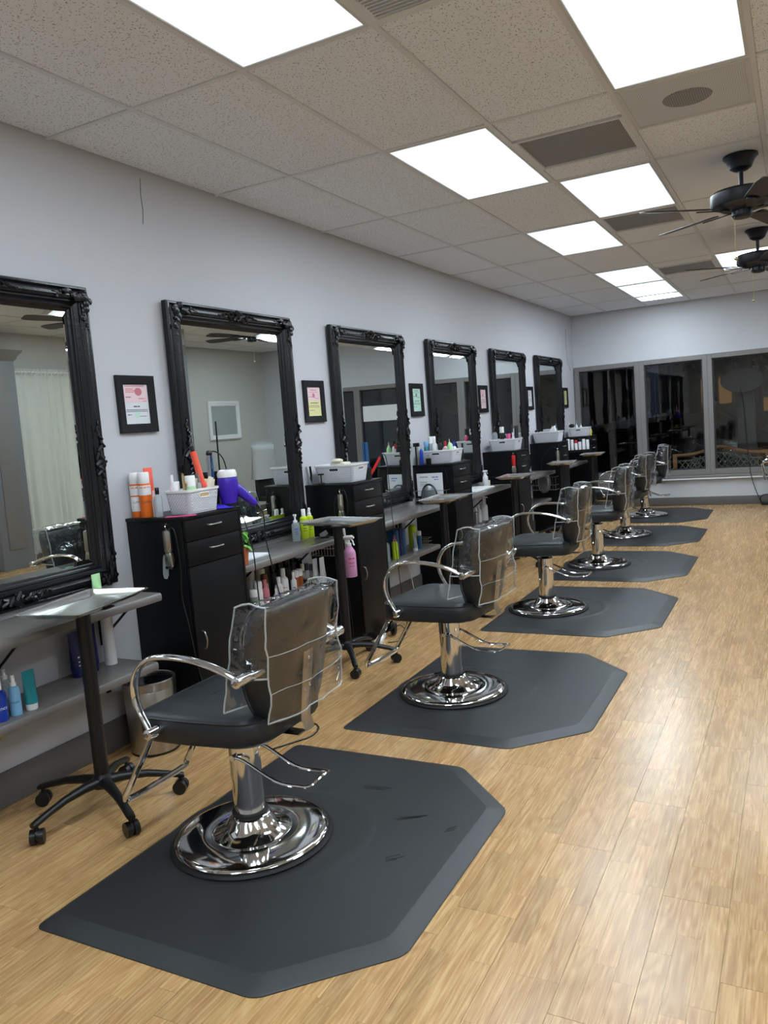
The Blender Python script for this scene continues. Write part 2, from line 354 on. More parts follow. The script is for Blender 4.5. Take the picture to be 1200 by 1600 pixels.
# ------------------------------------------------------------ floor: subfloor + oak strips
fl = struct('floor', M().box(0, XR, YB, YF, -.1, -.004), 'beige')
SW, BW = .064, .192
strips = []
x = 0.; bi = 0
while x < XR-.001:
    y = YB-rnd.random()*1.2
    while y < YF:
        for k in range(3):
            xa, xb = x+k*SW, min(x+(k+1)*SW, XR)
            if xa >= XR: continue
            ys = y+ [0, rnd.uniform(.18, .35), rnd.uniform(.08, .22)][k]; cuts = [y]
            while ys < y+1.2-.12: cuts.append(ys); ys += rnd.uniform(.26, .52)
            cuts.append(y+1.2)
            for a, b in zip(cuts[:-1], cuts[1:]):
                a2, b2 = max(a, YB), min(b, YF)
                if b2-a2 > .01:
                    strips.append((xa, xb, a2, b2, a == y, b == y+1.2, k))
        y += 1.2
    x += BW; bi += 1
def tone(): 
    return (min(1, max(0, rnd.gauss(.5, .26))), rnd.random(), rnd.random(), 1)
def size_seen(s):
    p = Vector(((s[0]+s[1])/2, (s[2]+s[3])/2, 0))-CAM; d = p.length; z = p.dot(fw)
    if z < .5: return 0
    u, v = p.dot(rt)/z*FPX, p.dot(up)/z*FPX
    if abs(u) > 640 or abs(v) > 850: return 0
    return (s[3]-s[2])/d/d*(1.5/d)
strips.sort(key=size_seen, reverse=True)
def strip_mesh(m, s, cols):
    g = .0006; x0, x1, y0, y1, e0, e1, k = s
    x0 += .0005 if k == 0 else g*.3; x1 -= .0005 if k == 2 else g*.3; y0 += .0006 if e0 else g*.3; y1 -= .0006 if e1 else g*.3
    z = -.0002*rnd.random()
    m.add([(x0, y0, -.004), (x1, y0, -.004), (x1, y1, -.004), (x0, y1, -.004), (x0, y0, z), (x1, y0, z), (x1, y1, z), (x0, y1, z)], [(4, 5, 6, 7), (0, 1, 5, 4), (1, 2, 6, 5), (2, 3, 7, 6), (3, 0, 4, 7)])
    cols += [tone()]*8
def colour(o, cols):
    at = o.data.color_attributes.new('tone', 'FLOAT_COLOR', 'POINT'); at.data.foreach_set('color', [c for q in cols for c in q])
def tone_fix(cols):   # one tone for the eight corners of a strip
    return [cols[i//8*8] for i in range(len(cols))]
for s in strips[:300]:
    m = M(); c = []; strip_mesh(m, s, c); o = m.build('plank', 'oak_strip', fl, fix=False); colour(o, tone_fix(c))
m = M(); c = []
for s in strips[300:]: strip_mesh(m, s, c)
o = m.build('plank_field', 'oak_strip', fl, fix=False); colour(o, tone_fix(c)); o['kind'] = 'stuff'

# ------------------------------------------------------------ ceiling: tee grid, tiles, lights, vents
XS = [0, .54]+[.54+.602*i for i in range(1, 9)]+[XR]
YS = [YB]+[2.77+1.22*r for r in range(-4, 8)]+[YF]     # rows
ce = M().box(0, XR, YB, YF, H+.02, H+.1)
for v in XS[1:-1]: ce.box(v-.012, v+.012, YB, YF, H-.002, H+.02)
for v in YS[1:-1]: ce.box(0, XR, v-.012, v+.012, H-.0015, H+.02)
ceil = struct('ceiling', ce, 'tbar')
lights = {(2, -1), (2, 1), (4, 0), (3, 2), (2, 3), (2, 5), (2, 6), (4, 5), (4, -3), (2, -3), (7, 0), (7, 3), (7, 6), (6, -2), (8, -3)}
half_lights = {(2, 7)}
vents = {(3, -1): (2.17, 2.755), (3, 1): (4.33, 4.91), (4, 1): (4.0, 4.59), (3, 3): (6.44, 7.03), (3, 5): (9.17, 9.77)}
def row_y(r): return 2.77+1.22*r
LN = {(2, -1): 'nearest lit ceiling light panel above the first mirror', (2, 1): 'lit ceiling light panel second along the mirror side row', (4, 0): 'big near lit ceiling light panel toward the room middle beside the speaker tile',
      (3, 2): 'lit ceiling light panel between the grey vent and the half-hidden vent', (2, 3): 'lit ceiling light panel third along the mirror side row', (2, 5): 'first of the touching lit panels at the far end', (2, 6): 'middle of the touching lit panels at the far end',
      (4, 5): 'lit ceiling light panel seen behind the farther fan', (2, 7): 'short last lit panel nearest the far wall'}
def ceiling_light(ci, y0, y1, key):
    x0, x1 = XS[ci]+.012, XS[ci+1]-.012; y0 += .012; y1 -= .012; cx, cy = (x0+x1)/2, (y0+y1)/2; hx, hy = (x1-x0)/2, (y1-y0)/2
    t = thing('ceiling_light', LN.get(key, 'lit ceiling light panel outside the view at column %s' % 'abcdefghij'[ci]), 'light', (cx, cy, H), 0, 'recessed ceiling light panels')
    if key not in LN: t['label'] = 'lit ceiling light panel %s the camera, %s, outside the view' % (('well behind' if key[1] < -2 else 'level with' if key[1] < 1 else 'ahead of' if key[1] < 5 else 'far ahead of'), {2: 'over the mirror side', 4: 'over the middle aisle', 6: 'right of the middle aisle', 7: 'over the opposite stations', 8: 'along the opposite wall'}[key[0]])
    f = .016; m = M()
    m.box(-hx, -hx+f, -hy, hy, -.004, .018).box(hx-f, hx, -hy, hy, -.004, .018).box(-hx+f, hx-f, -hy, -hy+f, -.004, .018).box(-hx+f, hx-f, hy-f, hy, -.004, .018)
    m.build('frame', 'light_frame', t, bevel=.002, seg=1)
    M().box(-hx+f, hx-f, -hy+f, hy-f, .000, .008).build('diffuser', 'lit_lens', t)
def tile(x0, x1, y0, y1, near):
    if x1-x0 < .03 or y1-y0 < .03: return
    m = M(); a = .012; e = .0
    m.box(x0+a, x1-a, y0+a, y1-a, H+.003, H+.019)
    m.build('ceiling_tile', 'acoustic_tile' if near else 'plain_tile', ceil, bevel=.003, seg=1)
VN = {(3, -1): ('dark grey louvre ceiling vent at the top edge beside the nearest panel', 'vent'), (3, 1): ('grey perforated ceiling vent between two lit panels in the middle', 'vent'), (4, 1): ('pale perforated speaker tile with a round grille beside the big panel', 'speaker'),
      (3, 3): ('grey ceiling vent crossed by a blade of the nearer fan', 'vent'), (3, 5): ('grey ceiling vent farthest along beside the touching lit panels', 'vent')}
for ci in range(len(XS)-1):
    for r in range(-5, 8):
        y0 = YB if r == -5 else row_y(r); y1 = min(row_y(r+1), YF)
        if y1 <= YB: continue
        y0 = max(y0, YB); k = (ci, r)
        near = (r <= 1) or (ci <= 2 and r <= 2)
        if k == (4, 2): near = False
        if k in lights: ceiling_light(ci, y0, y1, k)
        elif k in half_lights: ceiling_light(ci, y0, y0+.56, k); tile(XS[ci], XS[ci+1], y0+.56, y1, False)
        elif k in vents:
            a, b = vents[k]; tile(XS[ci], XS[ci+1], y0, a, near); tile(XS[ci], XS[ci+1], b, y1, near)
            x0, x1 = XS[ci]+.012, XS[ci+1]-.012; lab, cat = VN[k]
            t = thing('ceiling_speaker' if cat == 'speaker' else 'ceiling_vent', lab, cat, ((x0+x1)/2, (a+b)/2, H)); hx, hy = (x1-x0)/2, (b-a)/2; f = .022
            m = M().box(-hx, -hx+f, -hy, hy, -.006, .016).box(hx-f, hx, -hy, hy, -.006, .016).box(-hx+f, hx-f, -hy, -hy+f, -.006, .016).box(-hx+f, hx-f, hy-f, hy, -.006, .016)
            m.build('frame', 'light_frame' if cat == 'speaker' else 'tbar', t, bevel=.002, seg=1)
            if cat == 'speaker':
                M().box(-hx+f, hx-f, -hy+f, hy-f, -.001, .01).build('panel', 'speaker_grille', t)
                M().lathe([(.11, -.004), (.115, .0), (.1, .002)], 32).build('round_grille', 'vent_grille', t)
            else:
                M().box(-hx+f, hx-f, -hy+f, hy-f, .006, .012).build('grille', 'vent_grille', t)
                if k == (3, -1):
                    for j in range(26):
                        yy = -hy+f+.01+j*(2*hy-2*f-.02)/25
                        M().box(-hx+f, hx-f, yy-.002, yy+.004, -.003, .006).build('slat', 'tbar', t)
        else: tile(XS[ci], XS[ci+1], y0, y1, near)

# ------------------------------------------------------------ ceiling fans
def fan():
    t = thing('ceiling_fan', '', 'fan')
    M().lathe([(.02, 0), (.098, 0), (.1, -.012), (.082, -.03), (.07, -.055), (.062, -.075), (.04, -.09), (.02, -.095)], 28).build('canopy', 'fan_metal', t)
    M().cyl((0, 0, -.09), (0, 0, -.20), .0135).build('downrod', 'fan_metal', t)
    M().lathe([(.03, -.188), (.10, -.195), (.165, -.208), (.178, -.222), (.178, -.278), (.170, -.292), (.135, -.302), (.12, -.315), (.085, -.32), (.03, -.322)], 36).build('motor_housing', 'fan_metal', t)
    M().lathe([(.03, -.318), (.058, -.32), (.06, -.352), (.05, -.368), (.02, -.374)], 24).build('switch_cup', 'fan_metal', t)
    for k in range(5):
        a = math.radians(143+72*k); T = Matrix.Rotation(a, 4, 'Z'); 
        m = M(); m.T = T @ Matrix.Translation((0, 0, -.318)) @ Matrix.Rotation(math.radians(-12), 4, 'X')
        m.prism(rpoly([(.08, -.016), (.15, -.012), (.19, -.034), (.27, -.04), (.30, 0), (.27, .04), (.19, .034), (.15, .012), (.08, .016)], .012, 3), -.008, -.002)
        br = m.build('blade_arm', 'fan_metal', t, bevel=.0015, seg=1)
        m = M(); m.T = T @ Matrix.Translation((0, 0, -.314)) @ Matrix.Rotation(math.radians(-12), 4, 'X')
        m.prism(rpoly([(.20, -.048), (.56, -.066), (.645, -.052), (.645, .052), (.56, .066), (.20, .048)], .03, 4), 0, .007)
        m.build('blade', 'fan_blade', t, bevel=.0015, seg=1)
    m = M().cyl((-.04, -.035, -.36), (-.04, -.035, -.60), .0016, n=5); m.build('pull_chain', 'brass', t)
    M().ell((-.04, -.035, -.61), .012, .012, .012, 12, 8).build('chain_ball', 'brass', t)
    return t
f1 = fan(); f1.location = (2.81, 5.50, H); f1['label'] = 'nearer black five-blade ceiling fan with a pull chain'; f1['group'] = 'ceiling fans'
f2 = dup(f1, (2.80, 7.94, H), math.radians(-3), 'farther black five-blade ceiling fan in front of a lit panel', 'ceiling fans')

# ------------------------------------------------------------ anti-fatigue mats
MATS = [(.885, 1.55, 1.18), (.995, 3.31, 1.20), (1.02, 5.22, 1.21), (1.0, 6.99, 1.19), (1.0, 8.83, 1.10), (.96, 10.62, 1.05)]
BASE = [(1.24, 2.24), (1.355, 3.94), (1.345, 5.87), (1.335, 7.68), (1.25, 9.52), (1.19, 11.25)]
ML = ['nearest black hexagonal rubber mat with three scuff marks', 'second black hexagonal rubber mat from the camera', 'third black hexagonal rubber mat from the camera', 'fourth black hexagonal rubber mat from the camera', 'fifth black hexagonal rubber mat, last but one before the windows', 'farthest black hexagonal rubber mat below the windows']
for i, (x0, y0, wx) in enumerate(MATS):
    ly, ch = 1.52, .31; bx, by = BASE[i]
    t = thing('floor_mat', ML[i], 'mat', (x0, y0, 0), 0, 'rubber mats under the styling chairs')
    def poly(d, dl):
        a = .414*d
        return [(dl, d), (wx-ch-a*.0-d*.41, d), (wx-d, ch+d*.41), (wx-d, ly-ch-d*.41), (wx-ch-d*.41, ly-d), (dl, ly-d)]
    R = []
    for d, z in ((0, 0), (0, .003), (.005, .005), (.066, .0185), (.070, .019)):
        p = rpoly([Vector(q) for q in poly(d, d*.45)], .035, 4); R.append([(a, b, z) for a, b in p])
    m = M().rings(R); m.build('mat_body', 'mat_rubber', t, ang=6)
    c = (bx-x0+.055, by-y0+.05)
    m = M().lathe([(.33, .0185), (.345, .0206), (.375, .0212), (.40, .0185)], 48, (c[0], c[1], 0)); m.build('recess_rim', 'mat_rubber', t, ang=60)
    if i == 0:
        for sx, sy, a, L in ((.62, 1.18, .1, .13), (.86, 1.0, .5, .12), (1.04, .97, .8, .05), (.93, .72, .7, .06)):
            m = M()
            for k in range(4): 
                m.T = Matrix.Translation((sx+rnd.uniform(-.01, .01), sy+k*.008,   .0191)) @ Matrix.Rotation(a+rnd.uniform(-.1, .1), 4, 'Z'); m.box(-L/2*rnd.uniform(.5, 1), L/2*rnd.uniform(.5, 1), -.003, .003, 0, .0004)
            m.build('scuff_mark', 'rubber', t)

# ------------------------------------------------------------ styling chairs (local: faces -x, column at the origin)
def cushion(m, outline, t, xf, n=1, edge=.03, dome=.0):
    pass
def chair(first=True):
    t = thing('styling_chair', '', 'chair')
    M().lathe([(.15, .0), (.300, .0), (.303, .006), (.295, .014), (.15, .016)], 56).build('rubber_ring', 'rubber', t)
    M().lathe([(.05, .014), (.284, .014), (.287, .019), (.282, .025), (.265, .0285), (.22, .032), (.185, .0335), (.160, .033), (.152, .030), (.145, .030), (.138, .034), (.115, .044), (.092, .064), (.078, .088), (.070, .097), (.03, .1)], 64).build('base_plate', 'chrome', t, ang=50)
    M().lathe([(.04, .095), (.067, .095), (.068, .108), (.04, .11)], 32).build('collar', 'rubber', t)
    M().lathe([(.04, .10), (.0575, .10), (.0575, .398), (.054, .402), (.04, .403)], 36).build('column', 'chrome', t)
    M().lathe([(.02, .395), (.026, .395), (.026, .45), (.02, .45)], 18).build('piston', 'rubber', t)
    lv = M().tube(smooth([(0, .066, .335), (.05, .068, .33), (.18, .066, .272), (.28, .068, .268), (.325, .06, .272), (.34, .02, .286), (.34, -.02, .286), (.325, -.06, .272), (.28, -.068, .268), (.18, -.066, .272), (.05, -.068, .33), (0, -.066, .335)], 4), .0062, 8)
    lv.build('pump_lever', 'chrome', t)
    M().cyl((0, -.075, .335), (0, .075, .335), .011).build('lever_pivot', 'chrome', t)
    M().box(-.17, .17, -.12, .12, .432, .448).box(-.05, .05, -.05, .05, .415, .434).build('seat_plate', 'black_plastic', t, bevel=.004)
    # seat cushion
    def outl(k): # rounded plan, wider at the front
        return rpoly([Vector((-.275+k, -.262+k)), Vector((-.08, -.262+k)), Vector((.235-k, -.225+k)), Vector((.235-k, .225-k)), Vector((-.08, .262-k)), Vector((-.275+k, .262-k))], .10, 6)
    R = []
    for k, z in ((.03, .447), (.006, .452), (0, .464), (-.003, .50), (0, .532), (.004, .538)): R.append([(a, b, z) for a, b in outl(k)])
    for k, z in ((.012, .546), (.04, .555), (.09, .561), (.15, .564), (.20, .565)): R.append([(a, b, z) for a, b in outl(k)])
    s = M().rings(R).build('seat', 'vinyl', t, ang=60)
    M().tube([(a, b, .538) for a, b in outl(-.001)], .0035, 6, closed=True).build('seam', 'vinyl', s)
    # backrest: outline swept front to back, curved and leaning
    def bo(k):
        return rpoly([Vector((-.145+k*.6, .0+k)), Vector((.145-k*.6, .0+k)), Vector((.213-k, .15)), Vector((.216-k, .35)), Vector((.198-k, .42-k)), Vector((-.198+k, .42-k)), Vector((-.216+k, .35)), Vector((-.213+k, .15))], .07, 4)
    def bmap(y, z, d): # d: depth from the middle, negative = front
        return (.250+d*.9+.13*z+.10*z*z-1.1*y*y*(1 if d < 0 else .9), y, .508+z)
    R = []
    for k, d in ((.15, -.063), (.09, -.062), (.04, -.056), (.012, -.044), (0, -.03), (0, .02), (.01, .034), (.035, .041), (.12, .044)):
        R.append([bmap(a, b, d) for a, b in bo(k)])
    bk = M().rings(R).build('backrest', 'vinyl', t, ang=60)
    M().tube([bmap(a, b, -.036) for a, b in bo(-.001)], .0035, 6, closed=True).build('seam', 'vinyl', bk)
    # steel bracket from seat plate up the back
    pb = [bmap(0, z, .047) for z in (.235, .15, .06, -.01)]+[(.305, 0, .455), (.27, 0, .437), (.15, 0, .437)]
    m = M().tube(pb, .0035, 8, sq=8.5, upv=(1, 0, .6)); br = m.build('back_bracket', 'steel', t, ang=60)
    for z, y in ((.205, 0), (.105, .014), (.092, -.014)):
        p = Vector(bmap(y, z, .050)); M().ell(p, .005, .008, .008, 10, 6).build('bolt', 'chrome', br)
    # armrests
    for sgn in (-1, 1):
        y = sgn*.305; P = [(.262, y, .722), (.20, y, .748), (.12, y, .770), (.04, y, .781), (-.05, y, .782), (-.115, y, .770), (-.165, y, .738), (-.195, y, .69), (-.203, y, .64), (-.192, y, .59), (-.165, y, .54), (-.145, y, .505)]
        Q = smooth(P, 5); 
        m = M(); prev = None; R = []
        for i, p in enumerate(Q):
            tt = (Q[min(i+1, len(Q)-1)]-Q[max(i-1, 0)]).normalized(); nrm = Vector((-tt.z, 0, tt.x)); f = i/len(Q)
            wy = .019 if f < .62 else .019-.006*(f-.62)/.38
            R.append([p+nrm*.0095*math.cos(2*PI*j/12)+Vector((0, 1, 0))*wy*math.sin(2*PI*j/12) for j in range(12)])
        m.rings(R); a = m.build('armrest', 'chrome', t, ang=60)
        for (mx, mz) in ((.262, .722), (-.145, .505)):
            M().tube([(mx, sgn*.18, mz), (mx, sgn*.250, mz), (mx, sgn*.2505, mz), (mx, sgn*.327, mz)], .0185, 20).build('arm_mount', 'chrome', a, bevel=.002)
            M().cyl((mx, sgn*.3265, mz), (mx, sgn*.3285, mz), .008, n=16).build('screw_cap', 'steel', a)
    # footrest
    P = smooth([(-.10, -.165, .438), (-.23, -.165, .44), (-.285, -.165, .428), (-.315, -.166, .38), (-.425, -.172, .21), (-.452, -.172, .165), (-.455, -.15, .148), (-.455, 0, .145), (-.455, .15, .148), (-.452, .172, .165), (-.425, .172, .21), (-.315, .166, .38), (-.285, .165, .428), (-.23, .165, .44), (-.10, .165, .438)], 4)
    M().tube(P, .0125, 10).build('footrest', 'chrome', t)
    # clear plastic cover over the backrest
    cv = M(); wv = lambda u, v, a: a*(noise.noise(Vector((u*5, v*5, a*90)))+.5*noise.noise(Vector((u*13, v*11, 3))))
    ztop = .508+.428
    def rear(u, v):   # hangs from the top edge down the back, flaring
        y = (u-.5)*2*(.222+.006*v); z = ztop+.004-.385*v; top = bmap(0, .42, .05)[0]
        xx = top+.006-.030*v-.9*y*y*(1-.3*v)+wv(u, v, .016)*min(1, v*3); return (xx, y+wv(v, u, .01), z)
    def topf(u, v):
        y = (u-.5)*2*.222; xa = bmap(y, .42, -.072)[0]; xb = rear(u, 0)[0]
        return (xa+(xb-xa)*v, y, ztop+.004+.018*math.sin(PI*v)*(1-.4*abs(u-.5)*2)+wv(u, v, .008))
    def front(u, v):
        y = (u-.5)*2*(.222+.02*v); z0 = .42-.36*v; p = bmap(y*.9, z0, -.078); return (p[0]-.004+wv(u, v, .012)*min(1, 3*v), y, ztop+.004-.36*v)
    def side(sg):
        def fn(u, v):
            a = Vector(front(1. if sg > 0 else 0., v*.66)); b = Vector(rear(1. if sg > 0 else 0., v*.60)); p = a.lerp(b, u); p.y += sg*(.014*math.sin(PI*u)+.004)+wv(u, v, .01); return p
        return fn
    co = cv.grid(rear, 12, 12).grid(topf, 12, 4).grid(front, 12, 10).grid(side(1), 5, 8).grid(side(-1), 5, 8).build('plastic_cover', 'cover_film', t, ang=80, fix=False)
    e = lambda f, us: [Vector(f(*q)) for q in us]
    r = .0032; lst = [e(rear, [(0, v/12) for v in range(13)]), e(rear, [(1, v/12) for v in range(13)]), e(rear, [(u/12, 1) for u in range(13)]),
         e(side(-1), [(u/5, 1) for u in range(6)]), e(side(1), [(u/5, 1) for u in range(6)]), e(front, [(u/12, 1) for u in range(13)]), e(topf, [(0, v/4) for v in range(5)]), e(topf, [(1, v/4) for v in range(5)]),
         e(front, [(0, v/10) for v in range(11)]), e(front, [(1, v/10) for v in range(11)])]
    for l in lst: M().tube(l, r, 6).build('piping', 'piping_film', co)
    for v in (.42, .74):   # fold creases pressed in by packing
        M().tube([Vector(rear(u/12, v))+Vector((.001, 0, 0)) for u in range(13)], .0012, 4).build('crease', 'piping_film', co)
    return t
CL = ['nearest dark styling chair with clear plastic over its back', 'second dark styling chair from the camera with clear plastic back cover', 'third dark styling chair from the camera, its full seat and arm in view', 'fourth dark styling chair from the camera, partly behind the third', 'fifth dark styling chair from the camera with wrinkled clear cover', 'farthest dark styling chair, only its back and base showing']
CR = [0, -4, 2, 3, -4, 8]
c1 = chair()
for i, (x, y) in enumerate(BASE):
    o = c1 if i == 0 else dup(c1)
    o.location = (x, y, .0203); o.rotation_euler = (0, 0, math.radians(CR[i])); tag(o, CL[i], 'chair', 'styling chairs in a row')

# ------------------------------------------------------------ rolling tray stands
TR = [(.465, 2.245, .90, 12, -97), (.47, 4.30, .945, -104, 20), (.56, 5.80, .92, 2, 10), (.51, 7.74, .92, 5, 40), (.51, 9.55, .92, 8, 0), (.52, 11.15, .92, 6, 30)]
TL = ['nearest rolling stand with a steel tray, before the nearest mirror', 'rolling tray stand beside the pink spray bottle', 'rolling tray stand by the cabinet with papers on its side', 'rolling tray stand by the cabinet with the red clipper', 'rolling tray stand below the fifth basket', 'farthest rolling tray stand near the window wall']
def stand(h, ra):
    t = thing('tray_stand', '', 'stand')
    hb = M().lathe([(.02, .105), (.045, .105), (.05, .12), (.042, .14), (.032, .155), (.03, .16)], 24).build('hub', 'black_plastic', t)
    for k in range(5):
        a = math.radians(ra+72*k); T = Matrix.Rotation(a, 4, 'Z'); R = []
        for d, z, hw, hh in ((.02, .128, .030, .022), (.09, .128, .024, .019), (.18, .118, .019, .016), (.26, .098, .018, .014), (.315, .082, .019, .014), (.33, .078, .016, .010)):
            R.append([T @ Vector((d, hw*math.cos(q)*(1 if abs(math.cos(q)) < .9 else .95), z+hh*math.sin(q))) for q in [2*PI*j/10 for j in range(10)]])
        leg = M().rings(R).build('leg', 'black_plastic', t, ang=50)
        c = T @ Vector((.312, 0, 0)); q = rnd.uniform(0, 6.28); ax = Vector((math.cos(q), math.sin(q), 0))
        m = M(); m.cyl((c.x, c.y, .075), (c.x, c.y, .05), .008)
        for sg in (-1, 1): p = Vector((c.x, c.y, .0298)); m.tube([p+ax*sg*.005, p+ax*sg*.008, p+ax*sg*.022, p+ax*sg*.026],   .0295, 20)
        m.ell((c.x, c.y, .033), .024, .024, .026)
        m.build('caster', 'black_plastic', leg, ang=40)
    M().lathe([(.02, .14), (.030, .14), (.030, h-.03), (.02, h-.03)], 24).build('pole', 'black_plastic', t)
    return t
def tray_part(t, h, rz):
    T = Matrix.Translation((.02, 0, h)) @ Matrix.Rotation(math.radians(rz), 4, 'Z'); hx, hy = .155, .245; R = []
    for k, z in ((.004, -.0015), (0, 0), (.010, 0), (.014, -.004), (.040, -.022), (.046, -.024)): R.append([T @ Vector((a, b, z)) for a, b in rpoly([Vector((-hx+k, -hy+k)), Vector((hx-k, -hy+k)), Vector((hx-k, hy-k)), Vector((-hx+k, hy-k))], .022, 4)])
    R2 = [[p-T.to_3x3() @ Vector((0, 0, .002)) for p in r] for r in R[::-1]]
    m = M().rings(R, cap=False); n = len(R[0]); m.add(R[-1], [tuple(range(n))]); m.rings([R[-1], R2[0]], cap=False).rings(R2, cap=False); m.add(R2[0], [tuple(range(n))]).rings([R2[-1], R[0]], cap=False)
    tr = m.build('tray', 'tray_steel', t, ang=35)
    m = M(); m.T = T; m.box(-.05, .05, -.16, .16, -.034, -.0265).box(-.12, .12, -.03, .03, -.034, -.0265); m.build('tray_bracket', 'black_plastic', t, bevel=.002, seg=1)
for i, (x, y, h, rz, ra) in enumerate(TR):
    s = stand(h, ra); s.location = (x, y, 0); tag(s, TL[i], 'stand', 'rolling tray stands'); tray_part(s, h, rz)

# ------------------------------------------------------------ ornate black mirrors
def mirror_frame(w, h):
    t = thing('wall_mirror', '', 'mirror')
    prof = [(0, 0), (0, .030), (.006, .040), (.014, .042), (.022, .036), (.028, .046), (.040, .056), (.052, .058), (.062, .050), (.068, .042), (.072, .046), (.078, .046), (.083, .038), (.092, .030), (.098, .032), (.104, .030), (.109, .020), (.120, .016), (.124, .008), (.124, 0)]   # (inset, depth)
    R = []
    for (iy, iz) in ((0, 0), (w, 0), (w, h), (0, h)):
        ring = []
        for d, x in prof: ring.append((x, d if iy == 0 else w-d, d if iz == 0 else h-d))
        R.append(ring)
    M().rings(R, closed=True, cap=False).build('frame', 'black_frame', t, ang=25)
    # carved ornaments: curled leaves and berries along the cushion of the frame
    def sprig(m, c, ax, L, k0):
        ax = Vector(ax); pr = Vector((1, 0, 0)).cross(ax); n = int(L/.016)
        for sg in (-1, 1):
            for i in range(n):
                f = i/n; p = c+ax*sg*(f*L)+pr*(.011*math.sin(f*9+k0)); r = (.019*(1-f)+.006)
                ang = rnd.uniform(.3, 1.1)*(1 if i % 2 else -1)*sg
                T = Matrix.Rotation(ang, 3, 'X') @ (Matrix.Identity(3) if abs(ax.z) > .5 else Matrix.Rotation(PI/2, 3, 'X'))
                m.ell(p+pr*rnd.uniform(-.020, .020)*(1-f)+Vector((rnd.uniform(.002, .012), 0, 0)), r*.55, r*.55, r*1.5, 6, 4, T)
                if i % 3 == 0: m.ell(p+pr*.016*(1 if i % 2 else -1)*(1-f), .006, .006, .006, 6, 4)
            pts = [c+ax*sg*(L*q/12)+pr*(.016*math.sin(q*.8+k0)*(1-q/16))+Vector((.004, 0, 0)) for q in range(13)]
            m.tube(pts, .0035, 5)
        m.ell(c+Vector((.006, 0, 0)), .012, .02, .02, 8, 5)
        for j in range(7): a = j*2*PI/7; m.ell(c+Vector((.004, .026*math.cos(a), .026*math.sin(a))), .008, .010, .010, 6, 4)
        return m
    d = .046
    for (cy, cz) in ((d, d), (w-d, d), (d, h-d), (w-d, h-d)):
        m = M(); c = Vector((.052, cy, cz)); sy, sz = (1 if cy < w/2 else -1), (1 if cz < h/2 else -1)
        for ax in (Vector((0, sy, 0)), Vector((0, 0, sz))):
            pr = Vector((1, 0, 0)).cross(ax)
            for i in range(13):
                f = i/13; p = c+ax*(f*.17)+pr*(.016*math.sin(f*8)*(1-f*.5)); r = .021*(1-f)+.006
                m.ell(p+pr*rnd.uniform(-.012, .012)+Vector((rnd.uniform(.0, .012), 0, 0)), r*.6, r*rnd.uniform(.6, 1.2), r*rnd.uniform(.6, 1.2), 6, 4)
            m.tube([c+ax*(.18*q/12)+pr*(.018*math.sin(q*.9)*(1-q/15))+Vector((.003, 0, 0)) for q in range(13)], .004, 5)
        m.ell(c+Vector((.004, 0, 0)), .014, .026, .026, 8, 6)
        m.build('corner_ornament', 'black_frame', t, ang=50)
    for c, ax, L in ((Vector((.055, w/2, h-d)), (0, 1, 0), .19), (Vector((.055, w/2, d)), (0, 1, 0), .19), (Vector((.055, d, h*.42)), (0, 0, 1), .2), (Vector((.055, w-d, h*.42)), (0, 0, 1), .2)):
        sprig(M(), c, ax, L, rnd.random()*3).build('centre_ornament', 'black_frame', t, ang=50)
    # glass with a ground bevel
    a = .122; b = .024; g = M()
    R = [[(x, y, z) for y, z in ((i, i), (w-i, i), (w-i, h-i), (i, h-i))] for i, x in ((a, .010), (a+b, .014))]
    g.rings(R, cap=False); g.add(R[1], [(0, 1, 2, 3)]); g.build('mirror_glass', 'mirror_silver', t, ang=.3)
    return t
MY = [1.655, 3.40, 5.125, 6.870, 8.60, 10.33]
MLb = ['nearest ornate black framed mirror reflecting a white curtain', 'ornate black framed mirror behind the purple dryer reflecting a small white mirror', 'third ornate black framed mirror from the camera, a red straightener before it', 'fourth ornate black framed mirror reflecting the dark oval sign', 'fifth ornate black framed mirror from the camera', 'farthest ornate black framed mirror, nearly all dark']
m1 = mirror_frame(1.197, 1.452)
for i, y in enumerate(MY):
    o = m1 if i == 0 else dup(m1)
    o.location = (.006, y, .840); o.rotation_euler = (0, math.radians(.55), 0); tag(o, MLb[i], 'mirror', 'ornate mirrors along the wall')
m0 = dup(m1, (.006, -.08, .840), None, 'ornate black framed mirror behind the camera position, outside the view', 'ornate mirrors along the wall'); m0.rotation_euler = (0, math.radians(.55), 0)

